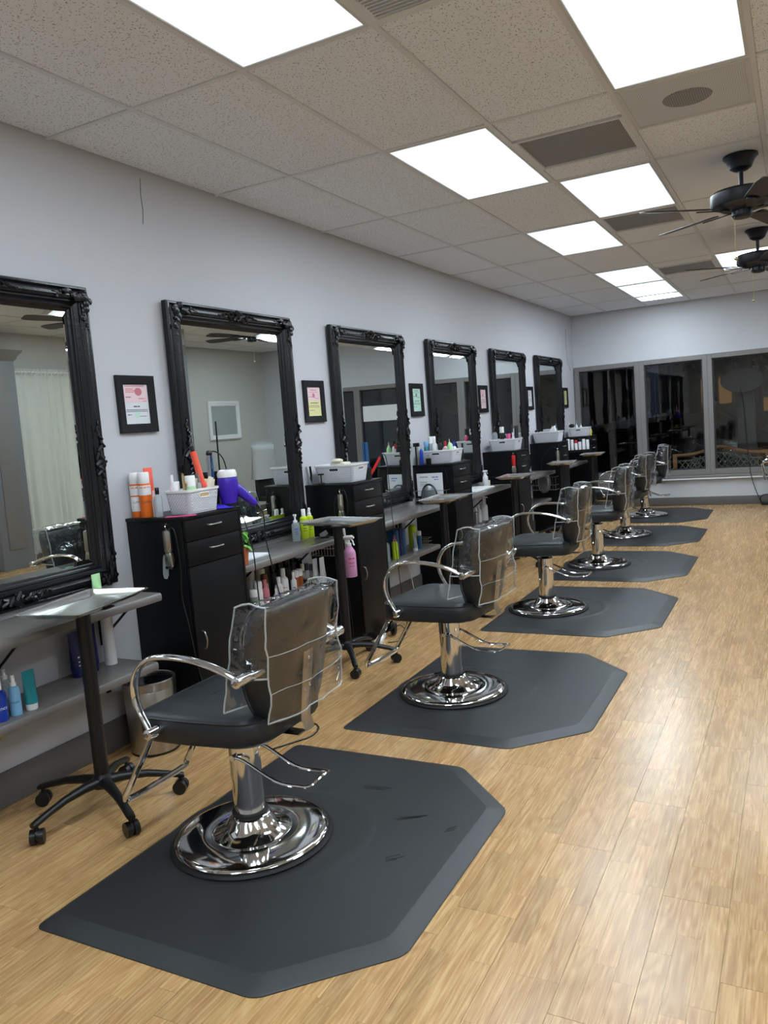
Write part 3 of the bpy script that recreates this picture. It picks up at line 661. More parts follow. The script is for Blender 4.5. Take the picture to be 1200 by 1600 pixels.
# ------------------------------------------------------------ framed licences
PY = [(3.012, 'paper', 'black frame with a pink and white certificate above the nearest cabinet'), (4.752, 'paper_yellow', 'black frame with a half yellow certificate above the second cabinet'), (6.495, 'paper_green', 'black frame with a pale green certificate between third and fourth mirrors'),
      (8.225, 'paper_pink', 'black frame with a pink marked certificate between fourth and fifth mirrors'), (9.955, 'paper', 'black frame with a red marked white certificate between fifth and sixth mirrors'), (11.73, 'paper_yellow', 'farthest black certificate frame, at the wall end by the window')]
for i, (y, pm, lab) in enumerate(PY):
    t = thing('picture_frame', lab, 'picture frame', (.002, y, 1.582), 0, 'licences in black frames on the left wall'); w, h, f = .268, .298, .046
    prof = [(0, 0), (0, .017), (.003, .020), (f-.004, .016), (f, .012), (f, .004)]; R = []
    for iy, iz in ((0, 0), (w, 0), (w, h), (0, h)): R.append([(x, d if iy == 0 else w-d, d if iz == 0 else h-d) for d, x in prof])
    M().rings(R, closed=True, cap=False).build('frame', 'black_frame', t, ang=25)
    M().box(.002, .005, f, w-f, f, h-f).build('paper', pm if i not in (1,) else 'paper_yellow', t)
    if i == 1: M().box(.005, .0056, f+.002, w-f-.002, h*.52, h-f-.002).build('paper_top', 'paper_pink' if i == 1 else 'paper', t)
    fp = lambda u, v: (.0062, u, v)
    if i == 0:
        M().box(.005, .0056, f+.004, w-f-.004, h*.53, h-f-.012).build('pink_field', 'paper_pink', t)
        M().lathe([(.0, .0057), (.026, .0058), (.0, .006)], 24, (0, .154, .214), 'x', 1.0, .8).build('seal', 'rose', t)
        marks([(.06, .20, .241, .0035), (.065, .115, .226, .004), (.065, .13, .218, .0035), (.065, .125, .210, .0035), (.15, .20, .176, .004), (.18, .205, .163, .003)], fp, 'ink_red', t)
        marks([(.063, .10, .184, .004), (.11, .155, .134, .006), (.058, .21, .118, .0035), (.058, .21, .110, .003), (.063, .09, .092, .004), (.15, .20, .084, .003)], fp, 'ink', t)
        M().lathe([(.0, .0057), (.019, .0058), (.0, .006)], 20, (0, .134, .094), 'x').build('stamp', 'paper_green', t)
    else:
        marks([(.09, .18, .228, .005), (.07, .20, .214, .003), (.07, .12, .18, .004), (.15, .20, .17, .004)], fp, 'ink_red' if i in (1, 3, 4) else 'ink', t)
        marks([(.085, .185, .136, .005), (.065, .20, .118, .003), (.065, .20, .108, .003), (.07, .13, .085, .003)], fp, 'ink', t)
        M().lathe([(.0, .0057), (.017, .0058), (.0, .006)], 20, (0, .134, .192), 'x').build('seal', 'rose' if i in (1, 3, 4) else 'grey_plastic', t)
    M().add([(.009, f, f), (.009, w-f, f), (.009, w-f, h-f), (.009, f, h-f)], [(0, 1, 2, 3)]).build('glass', 'picture_glass', t)

# ------------------------------------------------------------ black storage cabinets
CY = [(2.985, .445), (4.68, .42), (6.45, .42), (8.25, .42), (9.99, .42), (11.66, .42)]
CLb = ['nearest tall black cabinet below the purple dryer', 'tall black cabinet with the second basket and the red straightener on top', 'tall black cabinet with papers and a wire rack on its side', 'tall black cabinet with a red clipper hanging on its side', 'tall black cabinet carrying the plain long basket', 'farthest tall black cabinet with a rack of white bottles on its side']
def cabinet(w, d=.39, h=1.145):
    t = thing('storage_cabinet', '', 'cabinet')
    m = M().box(.0, d-.02, .0, .016, .0, h-.018).box(.0, d-.02, w-.016, w, 0, h-.018).box(.002, .008, .016, w-.016, .0, h-.018).box(.008, d-.022, .016, w-.016, .07, .086).box(d-.05, d-.035, .016, w-.016, 0, .07)
    m.build('body', 'black_wood', t, bevel=.001, seg=1)
    M().box(-.0, d+.003, -.006, w+.004, h-.018, h).build('top', 'black_wood', t, bevel=.003)
    zs = [(.893, 1.015), (1.019, 1.124)]
    for a, b in zs:
        dr = M().box(d-.018, d, .004, w-.020, a, b).build('drawer', 'black_wood', t, bevel=.0015)
        yc = (w-.012)/2; z = (a+b)/2+.012
        P = smooth([(d, yc-.05, z), (d+.012, yc-.048, z), (d+.022, yc-.035, z), (d+.024, yc, z), (d+.022, yc+.035, z), (d+.012, yc+.048, z), (d, yc+.05, z)], 3)
        M().tube(P, .0042, 8).build('handle', 'steel', dr)
    do = M().box(d-.018, d, .004, w-.020, .088, .888).build('door', 'black_wood', t, bevel=.0015)
    P = smooth([(d, .045, .465), (d+.018, .045, .472), (d+.028, .045, .51), (d+.018, .045, .55), (d, .045, .557)], 4); M().tube(P, .004, 8).build('handle', 'steel', do)
    M().box(d-.02, d, w-.016, w, 0, h-.02).build('side_stile', 'black_wood', t, bevel=.001, seg=1)
    return t
for i, (y, w) in enumerate(CY):
    o = cabinet(w); o.location = (.003, y, 0); tag(o, CLb[i], 'cabinet', 'black cabinets between the stations')

# ------------------------------------------------------------ grey counters: upper with upstand, lower plain
SH = [(.9, 2.80), (3.445, 4.52), (5.115, 6.27), (6.885, 8.05), (8.685, 9.80), (10.425, 11.52)]
sl = ['nearest mirror', 'second mirror', 'third mirror', 'fourth mirror', 'fifth mirror', 'sixth mirror']
for i, (y0, y1) in enumerate(SH):
    if i == 0: y0 = 1.2
    def counter(z, d, ups):
        p = [(0, z-.035), (d-.022, z-.035), (d-.02, z-.040), (d-.004, z-.038), (d, z-.028), (d, z-.010), (d-.006, z-.002), (d-.015, z)]
        if ups: p += [(.040, z), (.028, z+.006), (.024, z+.026), (.018, z+.030), (0, z+.030)]
        else: p += [(0, z)]
        return M().rings([[(a+.001, y, b) for a, b in p] for y in (y0, y1)])
    t = tag(counter(.806, .37, False).build('counter_shelf', 'laminate', ang=40), 'grey laminate counter directly under the %s' % sl[i], 'counter', 'grey upper counters')
    t = tag(counter(.46, .30, False).build('lower_shelf', 'laminate', ang=40), 'grey laminate lower shelf below the %s' % sl[i], 'shelf', 'grey lower shelves')
    q = y0+.3
    while q < y1:
        for z, d in ((.766, .25), (.42, .2)):
            m = M().box(.001, .012, q-.012, q+.012, z-.22 if z > .5 else z-.12, z).box(.001, d, q-.012, q+.012, z-.012, z).tube([(.01, q, z-.19 if z > .5 else z-.1), (d-.02, q, z-.01)], .007, 6)
            tag(m.build('shelf_bracket', 'black_plastic', bevel=.001, seg=1), '%s black wall bracket holding the %s counter by the %s' % ('first' if q < y0+.4 else ('second' if q < y0+1 else 'third'), 'upper' if z > .5 else 'lower', sl[i]), 'bracket', 'shelf brackets %s' % ('upper' if z > .5 else 'lower'))
        q += .62

# ------------------------------------------------------------ bottles, tubes and small goods
def goods(kind, x, y, z, r, h, col, cap, label, name=None, cat=None, group=None, txt=None, txt_col='ink', band=None, rz=0., txt_size=None):
    nm = name or {'bottle': 'bottle', 'pump': 'pump_bottle', 'mist': 'spray_bottle', 'trigger': 'spray_bottle', 'tube': 'squeeze_tube', 'can': 'aerosol_can', 'jar': 'jar', 'nozzle': 'nozzle_bottle'}[kind]
    t = thing(nm, label, cat or {'tube': 'tube', 'can': 'spray can', 'jar': 'jar'}.get(kind, 'bottle'), (x, y, z), rz, group)
    b = M()
    if kind == 'can':
        b.lathe([(r*.5, 0), (r*.96, 0), (r, .003), (r, h*.74), (r*.97, h*.75)], 20)
        M().lathe([(r*.95, h*.745), (r*.97, h*.75), (r*.97, h*.97), (r*.88, h), (r*.2, h)], 20).build('cap', cap, t)
    elif kind == 'bottle':
        b.lathe([(r*.5, 0), (r*.95, 0), (r, .004), (r, h*.62), (r*.92, h*.70), (r*.5, h*.76), (r*.42, h*.78)], 18)
        M().lathe([(r*.3, h*.77), (r*.5, h*.77), (r*.5, h*.985), (r*.44, h), (r*.1, h)], 14).build('cap', cap, t)
    elif kind == 'nozzle':
        b.lathe([(r*.5, 0), (r*.95, 0), (r, .004), (r, h*.66), (r*.85, h*.74), (r*.45, h*.79)], 18)
        M().lathe([(r*.4, h*.78), (r*.5, h*.79), (r*.5, h*.84), (r*.2, h*.86), (r*.08, h)], 12).build('nozzle', cap, t)
    elif kind == 'pump':
        b.lathe([(r*.5, 0), (r*.95, 0), (r, .005), (r, h*.56), (r*.88, h*.64), (r*.45, h*.70)], 20)
        c = M().lathe([(r*.3, h*.69), (r*.5, h*.69), (r*.5, h*.77), (r*.2, h*.78), (r*.2, h*.93), (r*.42, h*.94), (r*.42, h), (r*.1, h)], 14)
        c.tube([(0, 0, h*.965), (r*.9, 0, h*.965), (r*1.15, 0, h*.93)], r*.14, 8); c.build('pump', cap, t)
    elif kind == 'mist':
        b.lathe([(r*.5, 0), (r*.95, 0), (r, .004), (r, h*.62), (r*.85, h*.70), (r*.42, h*.75)], 18)
        c = M().lathe([(r*.3, h*.74), (r*.52, h*.74), (r*.52, h*.82), (r*.34, h*.83), (r*.34, h*.93), (r*.3, h), (r*.1, h)], 14)
        c.cyl((0, 0, h*.95), (r*.5, 0, h*.95), r*.12, n=8); c.build('nozzle', cap, t)
    elif kind == 'trigger':
        b.lathe([(r*.5, 0), (r*.95, 0), (r, .005), (r, h*.55), (r*.9, h*.62), (r*.5, h*.72), (r*.36, h*.76)], 22)
        M().lathe([(r*.3, h*.75), (r*.44, h*.75), (r*.44, h*.81), (r*.3, h*.82)], 16).build('collar', cap, t)
        c = M(); R = []
        for px_, pz, hw, hh in ((-r*.9, h*.93, r*.22, h*.035), (-r*.5, h*.945, r*.30, h*.05), (0, h*.935, r*.34, h*.065), (r*.5, h*.95, r*.28, h*.05), (r*1.0, h*.95, r*.2, h*.03)):
            R.append([(px_, hw*math.cos(a), pz+hh*math.sin(a)) for a in [2*PI*j/10 for j in range(10)]])
        c.rings(R); c.cyl((0, 0, h*.80), (0, 0, h*.9), r*.26, n=10); c.build('spray_head', cap, t, ang=50)
        M().tube(smooth([(r*.45, 0, h*.92), (r*.75, 0, h*.86), (r*.85, 0, h*.80), (r*1.0, 0, h*.76)], 3), r*.11, 8, sq=1.6).build('trigger_lever', cap, t)
    elif kind == 'tube':
        R = []
        for f in (.0, .25, .5, .75, .93, 1.): R.append([(r*(1-.92*f)*math.cos(a), r*(1+.12*f)*math.sin(a), h*(.16+.84*f)) for a in [2*PI*j/18 for j in range(18)]])
        b.rings(R); M().lathe([(r*.3, 0), (r*.82, 0), (r*.86, .003), (r*.9, h*.155), (r*.6, h*.165)], 18).build('cap', cap, t)
    elif kind == 'jar':
        b.lathe([(r*.5, 0), (r*.95, 0), (r, .004), (r, h*.66), (r*.9, h*.70)], 20)
        M().lathe([(r*.5, h*.70), (r*1.03, h*.70), (r*1.03, h*.98), (r*.95, h), (r*.2, h)], 20).build('lid', cap, t)
    b.build('body', col, t)
    if band: M().lathe([(r*1.004, h*.14), (r*1.01, h*.145), (r*1.01, h*.46), (r*1.004, h*.465)], 20).build('label_band', band, t)
    if txt:
        # print faces the room: centre of the wrap at -40 degrees
        a0 = math.radians(-42)-rz; R1 = r*1.02; sz = txt_size or r*.75
        if txt == '~':
            hh = txt_size or r*.5; marks([(-r*.55, r*.5, h*.44, hh*.35), (-r*.5, r*.4, h*.34, hh*.25), (-r*.5, r*.45, h*.26, hh*.2)], (lambda u, v: (R1*.86, u, v)) if kind == 'tube' else (lambda u, v: (R1*math.cos(a0+u/R1), R1*math.sin(a0+u/R1), v)), txt_col, t)
        elif kind == 'tube':
            text(txt, sz, lambda u, v: (R1*.9, -v, h*.55+u) if False else (R1*.80, v, h*.5+u), txt_col, t)
        else: text(txt, sz, lambda u, v: (R1*math.cos(a0+u/R1), R1*math.sin(a0+u/R1), h*.34+v), txt_col, t)
    return t
def basket(x0, x1, y0, y1, z, h, label, side_hole=((0, 1), (1, -1)), group='white woven-look storage baskets', rz=0.):
    cx, cy = (x0+x1)/2, (y0+y1)/2; hx, hy = (x1-x0)/2, (y1-y0)/2
    t = thing('storage_basket', label, 'basket', (cx, cy, z), rz, group)
    def rect(k, zz, inn=0): 
        s = .86+.14*zz/h; return [(a, b, zz) for a, b in rpoly([Vector((-hx*s+inn, -hy*s+inn)), Vector((hx*s-inn, -hy*s+inn)), Vector((hx*s-inn, hy*s-inn)), Vector((-hx*s+inn, hy*s-inn))], .02, 3)]
    m = M().rings([rect(0, .003), rect(0, h), rect(0, h, .003), rect(0, .006, .003)]); m.build('shell', 'basket_grey', t, ang=40)
    rim = M().rings([rect(0, h-.012, -.001), rect(0, h-.010, -.004), rect(0, h+.001, -.004), rect(0, h+.002, .002), rect(0, h-.010, .004)], cap=False, closed=True); rim.build('rim', 'white_gloss', t, ang=40)
    # weave: little raised ovals in staggered rows over the four sides
    wv = M(); rows = int((h-.03)/.0085)
    for (ax, sg) in ((0, -1), (0, 1), (1, 1), (1, -1)):
        half = hy if ax == 0 else hx; off = hx if ax == 0 else hy; nn = int(2*half/.018)
        for r_ in range(rows):
            zz = .016+r_*.0085; s = .86+.14*zz/h
            for c in range(nn-1):
                q = (-half+.018*(c+.75)+(.009 if r_ % 2 else 0))*s
                if abs(q) > half*s-.016: continue
                if side_hole and (ax, sg) in side_hole and h*.62 < zz < h*.86 and abs(q) < .045 : continue
                d = off*s; a = .0068; b_ = .0026
                P = [(q-a, zz), (q-a*.5, zz+b_), (q+a*.5, zz+b_), (q+a, zz), (q+a*.5, zz-b_), (q-a*.5, zz-b_)]
                f = (lambda u, w_, e: (sg*(d+e), u, w_)) if ax == 0 else (lambda u, w_, e: (u, sg*(d+e), w_))
                wv.add([f(u, w_, -.0005) for u, w_ in P]+[f(u*1., w_, .0032) for u, w_ in [(q+(u-q)*.6, zz+(w_-zz)*.5) for u, w_ in P]], [(6, 7, 8, 9, 10, 11)]+[(i, (i+1) % 6, 6+(i+1) % 6, 6+i) for i in range(6)])
    wo = wv.build('weave', 'white_plastic', t, fix=False, ang=20); wo['kind'] = 'stuff'
    if side_hole:
        for ax, sg in side_hole:
            s = .86+.14*.74; d = (hx if ax == 0 else hy)*s
            P = rpoly([Vector((-.038, h*.65)), Vector((.038, h*.65)), Vector((.038, h*.83)), Vector((-.038, h*.83))], .012, 4)
            f = (lambda u, w_, e: (sg*(d+e), u, w_)) if ax == 0 else (lambda u, w_, e: (u, sg*(d+e), w_))
            M().rings([[f(u, w_, e) for u, w_ in P] for e in (.0, .0015)]).build('handle_opening', ('beige' if 'nearest' in label else 'grey_plastic') if ax == 0 else 'charcoal', t)
            Q = [f(u, w_, .0015) for u, w_ in P]; M().tube(Q, .0028, 6, closed=True).build('opening_rim', 'white_gloss', t)
    return t
def cord(pts, label, r=.003, mt='black_plastic', name='cord', cat='cord', n=6, group=None):
    return tag(M().tube(smooth(pts, n), r, 6).build(name, mt), label, cat, group)
ZT = 1.1452; ZU = .8065; ZL = .4605
# --- nearest cabinet top
goods('can', .045, 3.035, ZT, .031, .232, 'orange', 'white_gloss', 'orange and white spray can nearest the wall on the nearest cabinet', band='white_plastic', txt='CLIPPER', txt_size=.015, group='orange spray cans')
cn = goods('can', .112, 3.028, ZT, .031, .232, 'orange', 'white_gloss', 'orange and white spray can in front of the other can on the nearest cabinet', txt='CLIPPER', txt_size=.015, group='orange spray cans')
for t_ in [o for o in C.objects if o.get('group') == 'orange spray cans']:
    M().lathe([(.0312, .115), (.0316, .117), (.0316, .163), (.0312, .165)], 24).build('label_band', 'white_plastic', t_)
    R1 = .0322; a0 = math.radians(-42)
    text('50% MORE', .013, lambda u, v: (R1*math.cos(a0+u/R1), R1*math.sin(a0+u/R1), .154+v), 'orange', t_, bold=True)
goods('mist', .162, 3.035, ZT, .012, .135, 'clear_body', 'white_gloss', 'tiny clear white-topped bottle between the spray cans and the basket')
goods('bottle', .198, 3.025, ZT, .021, .150, 'clear_body', 'black_gloss', 'clear bottle with a black top before the nearest basket', name='clear_bottle')
tag(M().box(.055, .061, 3.09, 3.15, ZT, ZT+.25).build('orange_card', 'coral', bevel=.002), 'bright orange card standing behind the spray cans', 'card')
bk1 = basket(.215, .375, 3.055, 3.30, ZT, .125, 'nearest white basket filled with combs, jars and brushes', ((0, 1),))
zb = ZT+.006
goods('jar', .325, 3.135, zb, .026, .19, 'pale_green', 'white_gloss', 'pale green jar sticking out of the nearest basket')
goods('mist', .335, 3.19, zb, .014, .20, 'clear_body', 'grey_plastic', 'clear spray bottle sticking out of the nearest basket by the green jar')
goods('jar', .255, 3.10, zb, .022, .165, 'white_plastic', 'white_gloss', 'white jar in the nearest basket beside the spray cans')
goods('bottle', .246, 3.09, zb, .016, .20, 'paper_pink', 'white_gloss', 'pale pink bottle in the nearest basket beside the spray cans')
def comb_like(name, p0, p1, w, mt, label, cat):
    a, b = Vector(p0), Vector(p1); return tag(M().tube([a, a.lerp(b, .1), a.lerp(b, .9), b], w, 8, sq=.35).build(name, mt), label, cat)
comb_like('brush_handle', (.25, 3.16, zb+.02), (.33, 3.10, ZT+.165), .013, 'beige', 'beige wooden brush handle leaning out of the nearest basket', 'brush')
comb_like('comb', (.30, 3.22, zb+.02), (.34, 3.285, ZT+.175), .014, 'cream', 'cream comb lying across the rim of the nearest basket', 'comb')
tag(M().box(-.06, .06, -.0015, .0015, -.035, .035).build('notepad', 'cream', bevel=.001, loc=(.31, 3.255, ZT+.135)), 'cream paper pad poking from the nearest basket by its handle hole', 'paper').rotation_euler = (.2, .15, 1.2)
t = thing('round_brush', 'black bristled round brush standing up from the nearest basket', 'brush', (.285, 3.13, ZT+.02)); M().cyl((0, 0, 0), (0, 0, .19), .006).build('stem', 'beige', t)
m = M(); 
for j in range(60):
    a = j*2.4; z = .185+.05*(j/60); m.tube([(0, 0, z), (.017*math.cos(a), .017*math.sin(a), z)], .0016, 4)
m.build('bristles', 'black_plastic', t)
t = thing('curling_wand', 'coral handled curling wand leaning out of the nearest basket', 'curling wand', (.335, 3.245, ZT+.05)); 
d = Vector((-.05, -.03, .30)).normalized(); P = [d*q for q in (0, .08, .09, .10, .26, .27, .275)]
M().tube(P[1:6], .0165, 14).build('handle', 'coral', t); M().tube([d*.075, d*.105], .021, 14).build('collar', 'coral', t, bevel=.002); M().tube([d*.27, d*.30], .011, 10).build('cord_guard', 'black_plastic', t); M().tube([d*-.01, d*.08], .012, 12).build('barrel', 'black_gloss', t)
cord([(.286, 3.216, 1.487), (.27, 3.18, 1.46), (.25, 3.17, 1.33), (.26, 3.28, 1.28), (.22, 3.36, 1.20), (.21, 3.38, 1.152)], 'black cord looping from the coral curling wand')
tag(M().box(-.02, .02, -.075, .075, 0, .004).build('pink_comb', 'pink', bevel=.0015, loc=(.345, 3.02, ZT)), 'pink flat clip lying before the nearest basket', 'clip').rotation_euler = (0, 0, -1.1)
# hot tool holder, irons, hair dryer, purple cloth
t = thing('tool_holder', 'black tool cup beside the purple hair dryer', 'holder', (.262, 3.375, ZT)); M().lathe([(.03, 0), (.036, 0), (.038, .10), (.034, .10), (.032, .006), (.01, .005)], 24).build('cup', 'black_plastic', t)
t = thing('flat_iron', 'silver and blue flat iron upright in the black tool cup', 'hair iron', (.262, 3.375, ZT+.012))
for sg in (-1, 1):
    m = M(); m.tube([(0, sg*.010, 0), (0, sg*.011, .1), (.004, sg*.012, .22), (.004, sg*.010, .275)], .011, 10, sq=.6); m.build('arm', 'silver_can' if sg < 0 else 'slate_blue', t)
    M().box(-.008, .012, sg*.010-.004, sg*.010+.004, .20, .26).build('plate', 'steel' if sg > 0 else 'slate_blue', t, bevel=.002)
M().ell((.004, 0, .285), .014, .022, .018).build('hinge', 'black_plastic', t)
cord([(.266, 3.375, 1.447), (.275, 3.42, 1.448), (.30, 3.45, 1.40), (.32, 3.46, 1.27), (.35, 3.49, 1.12), (.40, 3.50, .9), (.41, 3.50, .6), (.42, 3.52, .1), (.36, 3.62, .006), (.30, 3.8, .004)], 'thick black cord arching over the flat iron and down past the counter', .0036)
t = thing('hair_dryer', 'glossy purple hair dryer with a white rear ring on the nearest cabinet', 'hair dryer', (.343, 3.412, ZT+.004)); t.scale = (1.25, 1.25, 1.2)
M().lathe([(.026, .012), (.034, .014), (.040, .05), (.044, .10), (.042, .125), (.038, .135)], 26).build('barrel', 'purple', t)
M().lathe([(.025, .0), (.033, .0), (.034, .014), (.026, .016)], 24).build('nozzle', 'black_plastic', t)
M().lathe([(.030, .130), (.0415, .132), (.043, .146), (.038, .162), (.030, .166)], 26).build('rear_ring', 'white_gloss', t)
M().lathe([(.005, .155), (.029, .160), (.030, .166), (.005, .168)], 24).build('air_filter', 'charcoal', t)
R = []
for f, rr in ((0, .020), (.25, .021), (.6, .017), (.9, .015), (1, .012)):
    c = Vector((.02, .02, .085)).lerp(Vector((.072, .088, -.004)), f); T = Vector((.052, .068, -.089)).normalized(); a = T.cross(Vector((0, 0, 1))).normalized(); b = T.cross(a)
    R.append([c+a*rr*math.cos(2*PI*j/14)+b*rr*1.15*math.sin(2*PI*j/14) for j in range(14)])
M().rings(R).build('handle', 'purple', t)
M().tube([(.072, .088, -.004), (.080, .098, -.020)], .008, 10, r1=.005).build('cord_guard', 'black_plastic', t)
cord([(.443, 3.534, 1.125), (.45, 3.56, 1.08), (.45, 3.56, .95), (.46, 3.58, .80), (.47, 3.62, .6), (.48, 3.7, .35), (.45, 3.8, .05), (.36, 3.9, .005)], 'black cord hanging from the purple hair dryer handle', .0036)
m = M(); m.grid(lambda u, v: (.03+(u-.5)*.13+.01*noise.noise(Vector((u*6, v*6, 9))), (v-.5)*.15, .004+.026*max(0, noise.noise(Vector((u*4, v*4, 2)))+.5)*math.sin(PI*u)*math.sin(PI*v)), 14, 14)
o = m.build('cloth', 'purple_cloth', fix=False, loc=(.30, 3.35, ZT)); tag(o, 'crumpled violet glove cloth under the purple hair dryer', 'cloth'); o.rotation_euler = (0, 0, .5)
# clippers hung on the cabinet sides
def clipper(x, y, z, label, body='steel', group='clippers hanging on the cabinet sides'):
    t = thing('hair_clipper', label, 'clipper', (x, y, z), 0, group)
    M().tube(smooth([(0, .028, .0), (0, .018, .008), (0, .0, .006), (0, -.008, -.006), (0, .002, -.016)], 3), .003, 6).build('hook', 'chrome', t)
    M().lathe([(.008, -.020), (.020, -.026), (.021, -.034), (.021, -.125), (.017, -.135), (.01, -.14)], 20).build('motor_body', body, t)
    m = M(); m.rings([[(a*s, b*s2, z_) for a, b in ((-.018, -.012), (.018, -.012), (.020, .012), (-.020, .012))] for s, s2, z_ in ((.8, .9, -.135), (1, 1, -.150), (1.2, 1.05, -.175), (1.15, .5, -.205))]); m.build('blade_head', 'steel', t, bevel=.002)
    m = M(); m.box(-.024, .024, -.010, -.005, -.212, -.204)
    for j in range(12): m.box(-.023+j*.004, -.021+j*.004, -.010, -.005, -.218, -.212)
    m.build('blade', 'chrome', t)
    return t
clipper(.300, 2.955, 1.108, 'silver clipper hanging by a hook on the side of the nearest cabinet')
tag(M().rings([[(a*s, b, z_) for a, b in ((-.016, -.003), (.016, -.003), (.016, .003), (-.016, .003))] for s, z_ in ((.5, 0), (1, .02), (1, .10), (.7, .12))]).build('blade_guard', 'clear_body', loc=(.262, 2.955, .84)), 'clear plastic blade guard hanging beside the silver clipper', 'guard').rotation_euler = (0, .12, 0)
cord([(.305, 2.955, 1.085), (.34, 2.948, 1.10), (.365, 2.945, 1.06), (.375, 2.945, .9), (.36, 2.95, .75), (.385, 2.95, .60), (.40, 2.965, .40), (.44, 2.97, .2), (.47, 2.98, .01), (.40, 3.05, .004)], 'black cord running down the side of the nearest cabinet from the clipper')
clipper(.300, 4.652, 1.10, 'silver clipper hanging on the side of the second cabinet behind a tray')
cord([(.305, 4.652, 1.08), (.34, 4.645, 1.10), (.36, 4.64, 1.0), (.33, 4.64, .88), (.30, 4.64, .98), (.27, 4.64, 1.06), (.25, 4.645, .95), (.28, 4.65, .7), (.30, 4.65, .4), (.33, 4.62, .1), (.30, 4.6, .006)], 'looped black cord beside the clipper on the second cabinet')
clipper(.36, 8.222, 1.12, 'red clipper hanging on the side of the fourth cabinet', 'red')
clipper(.37, 9.962, 1.06, 'silver clipper hanging on the side of the fifth cabinet')
cord([(.37, 9.96, 1.06), (.30, 9.955, 1.09), (.2, 9.95, 1.0), (.15, 9.95, .85), (.18, 9.955, .7)], 'black cord curving across the side of the fifth cabinet')
# --- second cabinet
basket(.055, .375, 4.73, 4.96, ZT, .128, 'white basket with cream cloths on the second cabinet')
tag(M().ell((0, 0, 0), .045, .035, .016, 16, 8).build('folded_cloth', 'cream', loc=(.21, 4.80, ZT+.155)), 'cream cloth pad on top of the second basket', 'cloth')
tag(M().box(-.06, .06, -.05, .05, -.03, .012).build('towel_stack', 'cream', bevel=.01, loc=(.21, 4.84, ZT+.13)), 'cream towel stack inside the second basket', 'towel')
t = thing('flat_iron', 'black flat iron standing beside the second basket by the wall', 'hair iron', (.035, 4.705, ZT))
for sg in (-1, 1): M().tube([(0, 0, 0), (-.004+sg*.006, sg*.012, .07), (-.01+sg*.008, sg*.012, .13)], .009, 8, sq=.6).build('arm', 'black_gloss' if sg > 0 else 'silver_can', t)
t = thing('clip_stand', 'small black clip stand before the second basket', 'stand', (.125, 4.705, ZT)); M().lathe([(.01, 0), (.028, 0), (.028, .006), (.01, .012)], 20).build('base', 'black_plastic', t); M().cyl((0, 0, .01), (0, 0, .07), .004).build('stem', 'black_plastic', t); M().box(-.022, .022, -.006, .006, .065, .075).build('bar', 'black_plastic', t)
t = thing('tool_holder', 'black tool cup on the second cabinet holding blue irons', 'holder', (.33, 5.0, ZT)); M().lathe([(.03, 0), (.034, 0), (.036, .085), (.032, .085), (.03, .006), (.01, .005)], 24).build('cup', 'black_plastic', t)
for k_, (dx, lab) in enumerate(((-.012, 'blue flat iron in the black cup on the second cabinet, nearer the wall'), (.014, 'blue flat iron in the black cup on the second cabinet, nearer the room'))):
    t = thing('flat_iron', lab, 'hair iron', (.33+dx, 5.0, ZT+.012), 0, 'blue flat irons'); M().tube([(0, -.006, 0), (0, -.008, .2), (0, -.004, .255)], .009, 8, sq=.7).build('arm', 'slate_blue', t); M().tube([(0, .010, 0), (0, .012, .2), (0, .006, .255)], .008, 8, sq=.7).build('arm', 'slate_blue', t)
t = thing('hair_straightener', 'dark red straightener propped up on the second cabinet corner', 'hair iron', (.37, 5.03, ZT+.02))
for sg in (-1, 1): M().tube([(-.02, -.03, 0), (.0, .01+sg*.006, .05), (.035, .05+sg*.003, .13)], .010, 8, sq=.6).build('arm', 'brown' if sg > 0 else 'red', t)
M().tube([(.035, .05, .13), (.04, .055, .15)], .009, 8).build('hinge', 'black_plastic', t)
cord([(.41, 5.085, 1.315), (.42, 5.12, 1.31), (.42, 5.15, 1.25), (.42, 5.16, 1.0), (.42, 5.18, .7), (.43, 5.2, .3), (.43, 5.25, .02), (.38, 5.3, .004)], 'thin black cord hanging from the red straightener past the counter', .0028)
# pink cleaner bottle hung on the second cabinet side
t = goods('trigger', .365, 4.600, .515, .043, .285, 'pink_liquid', 'white_gloss', 'pink liquid spray bottle with a white trigger hanging at the second cabinet', txt='~', txt_col='red', txt_size=.02)
M().tube([(.0, .005, .235), (.0, .045, .28), (.0, .07, .275)], .003, 6).build('wire_hook', 'steel', t)
t = thing('wire_rack', 'black wire rack on the side of the second cabinet', 'rack', (.06, 4.672, .66))
for k_ in range(3): M().tube([(0, 0, k_*.05), (0, -.09, k_*.05), (.19, -.09, k_*.05), (.19, 0, k_*.05)], .0025, 5).build('wire', 'steel', t)
for k_ in range(9): M().tube([(.19*k_/8, -.09, 0), (.19*k_/8, -.09, .10)], .0018, 5).build('wire', 'steel', t)
comb_like('comb', (.305, 4.652, .84), (.315, 4.652, .66), .010, 'white_plastic', 'white comb hanging under the clipper on the second cabinet', 'comb')
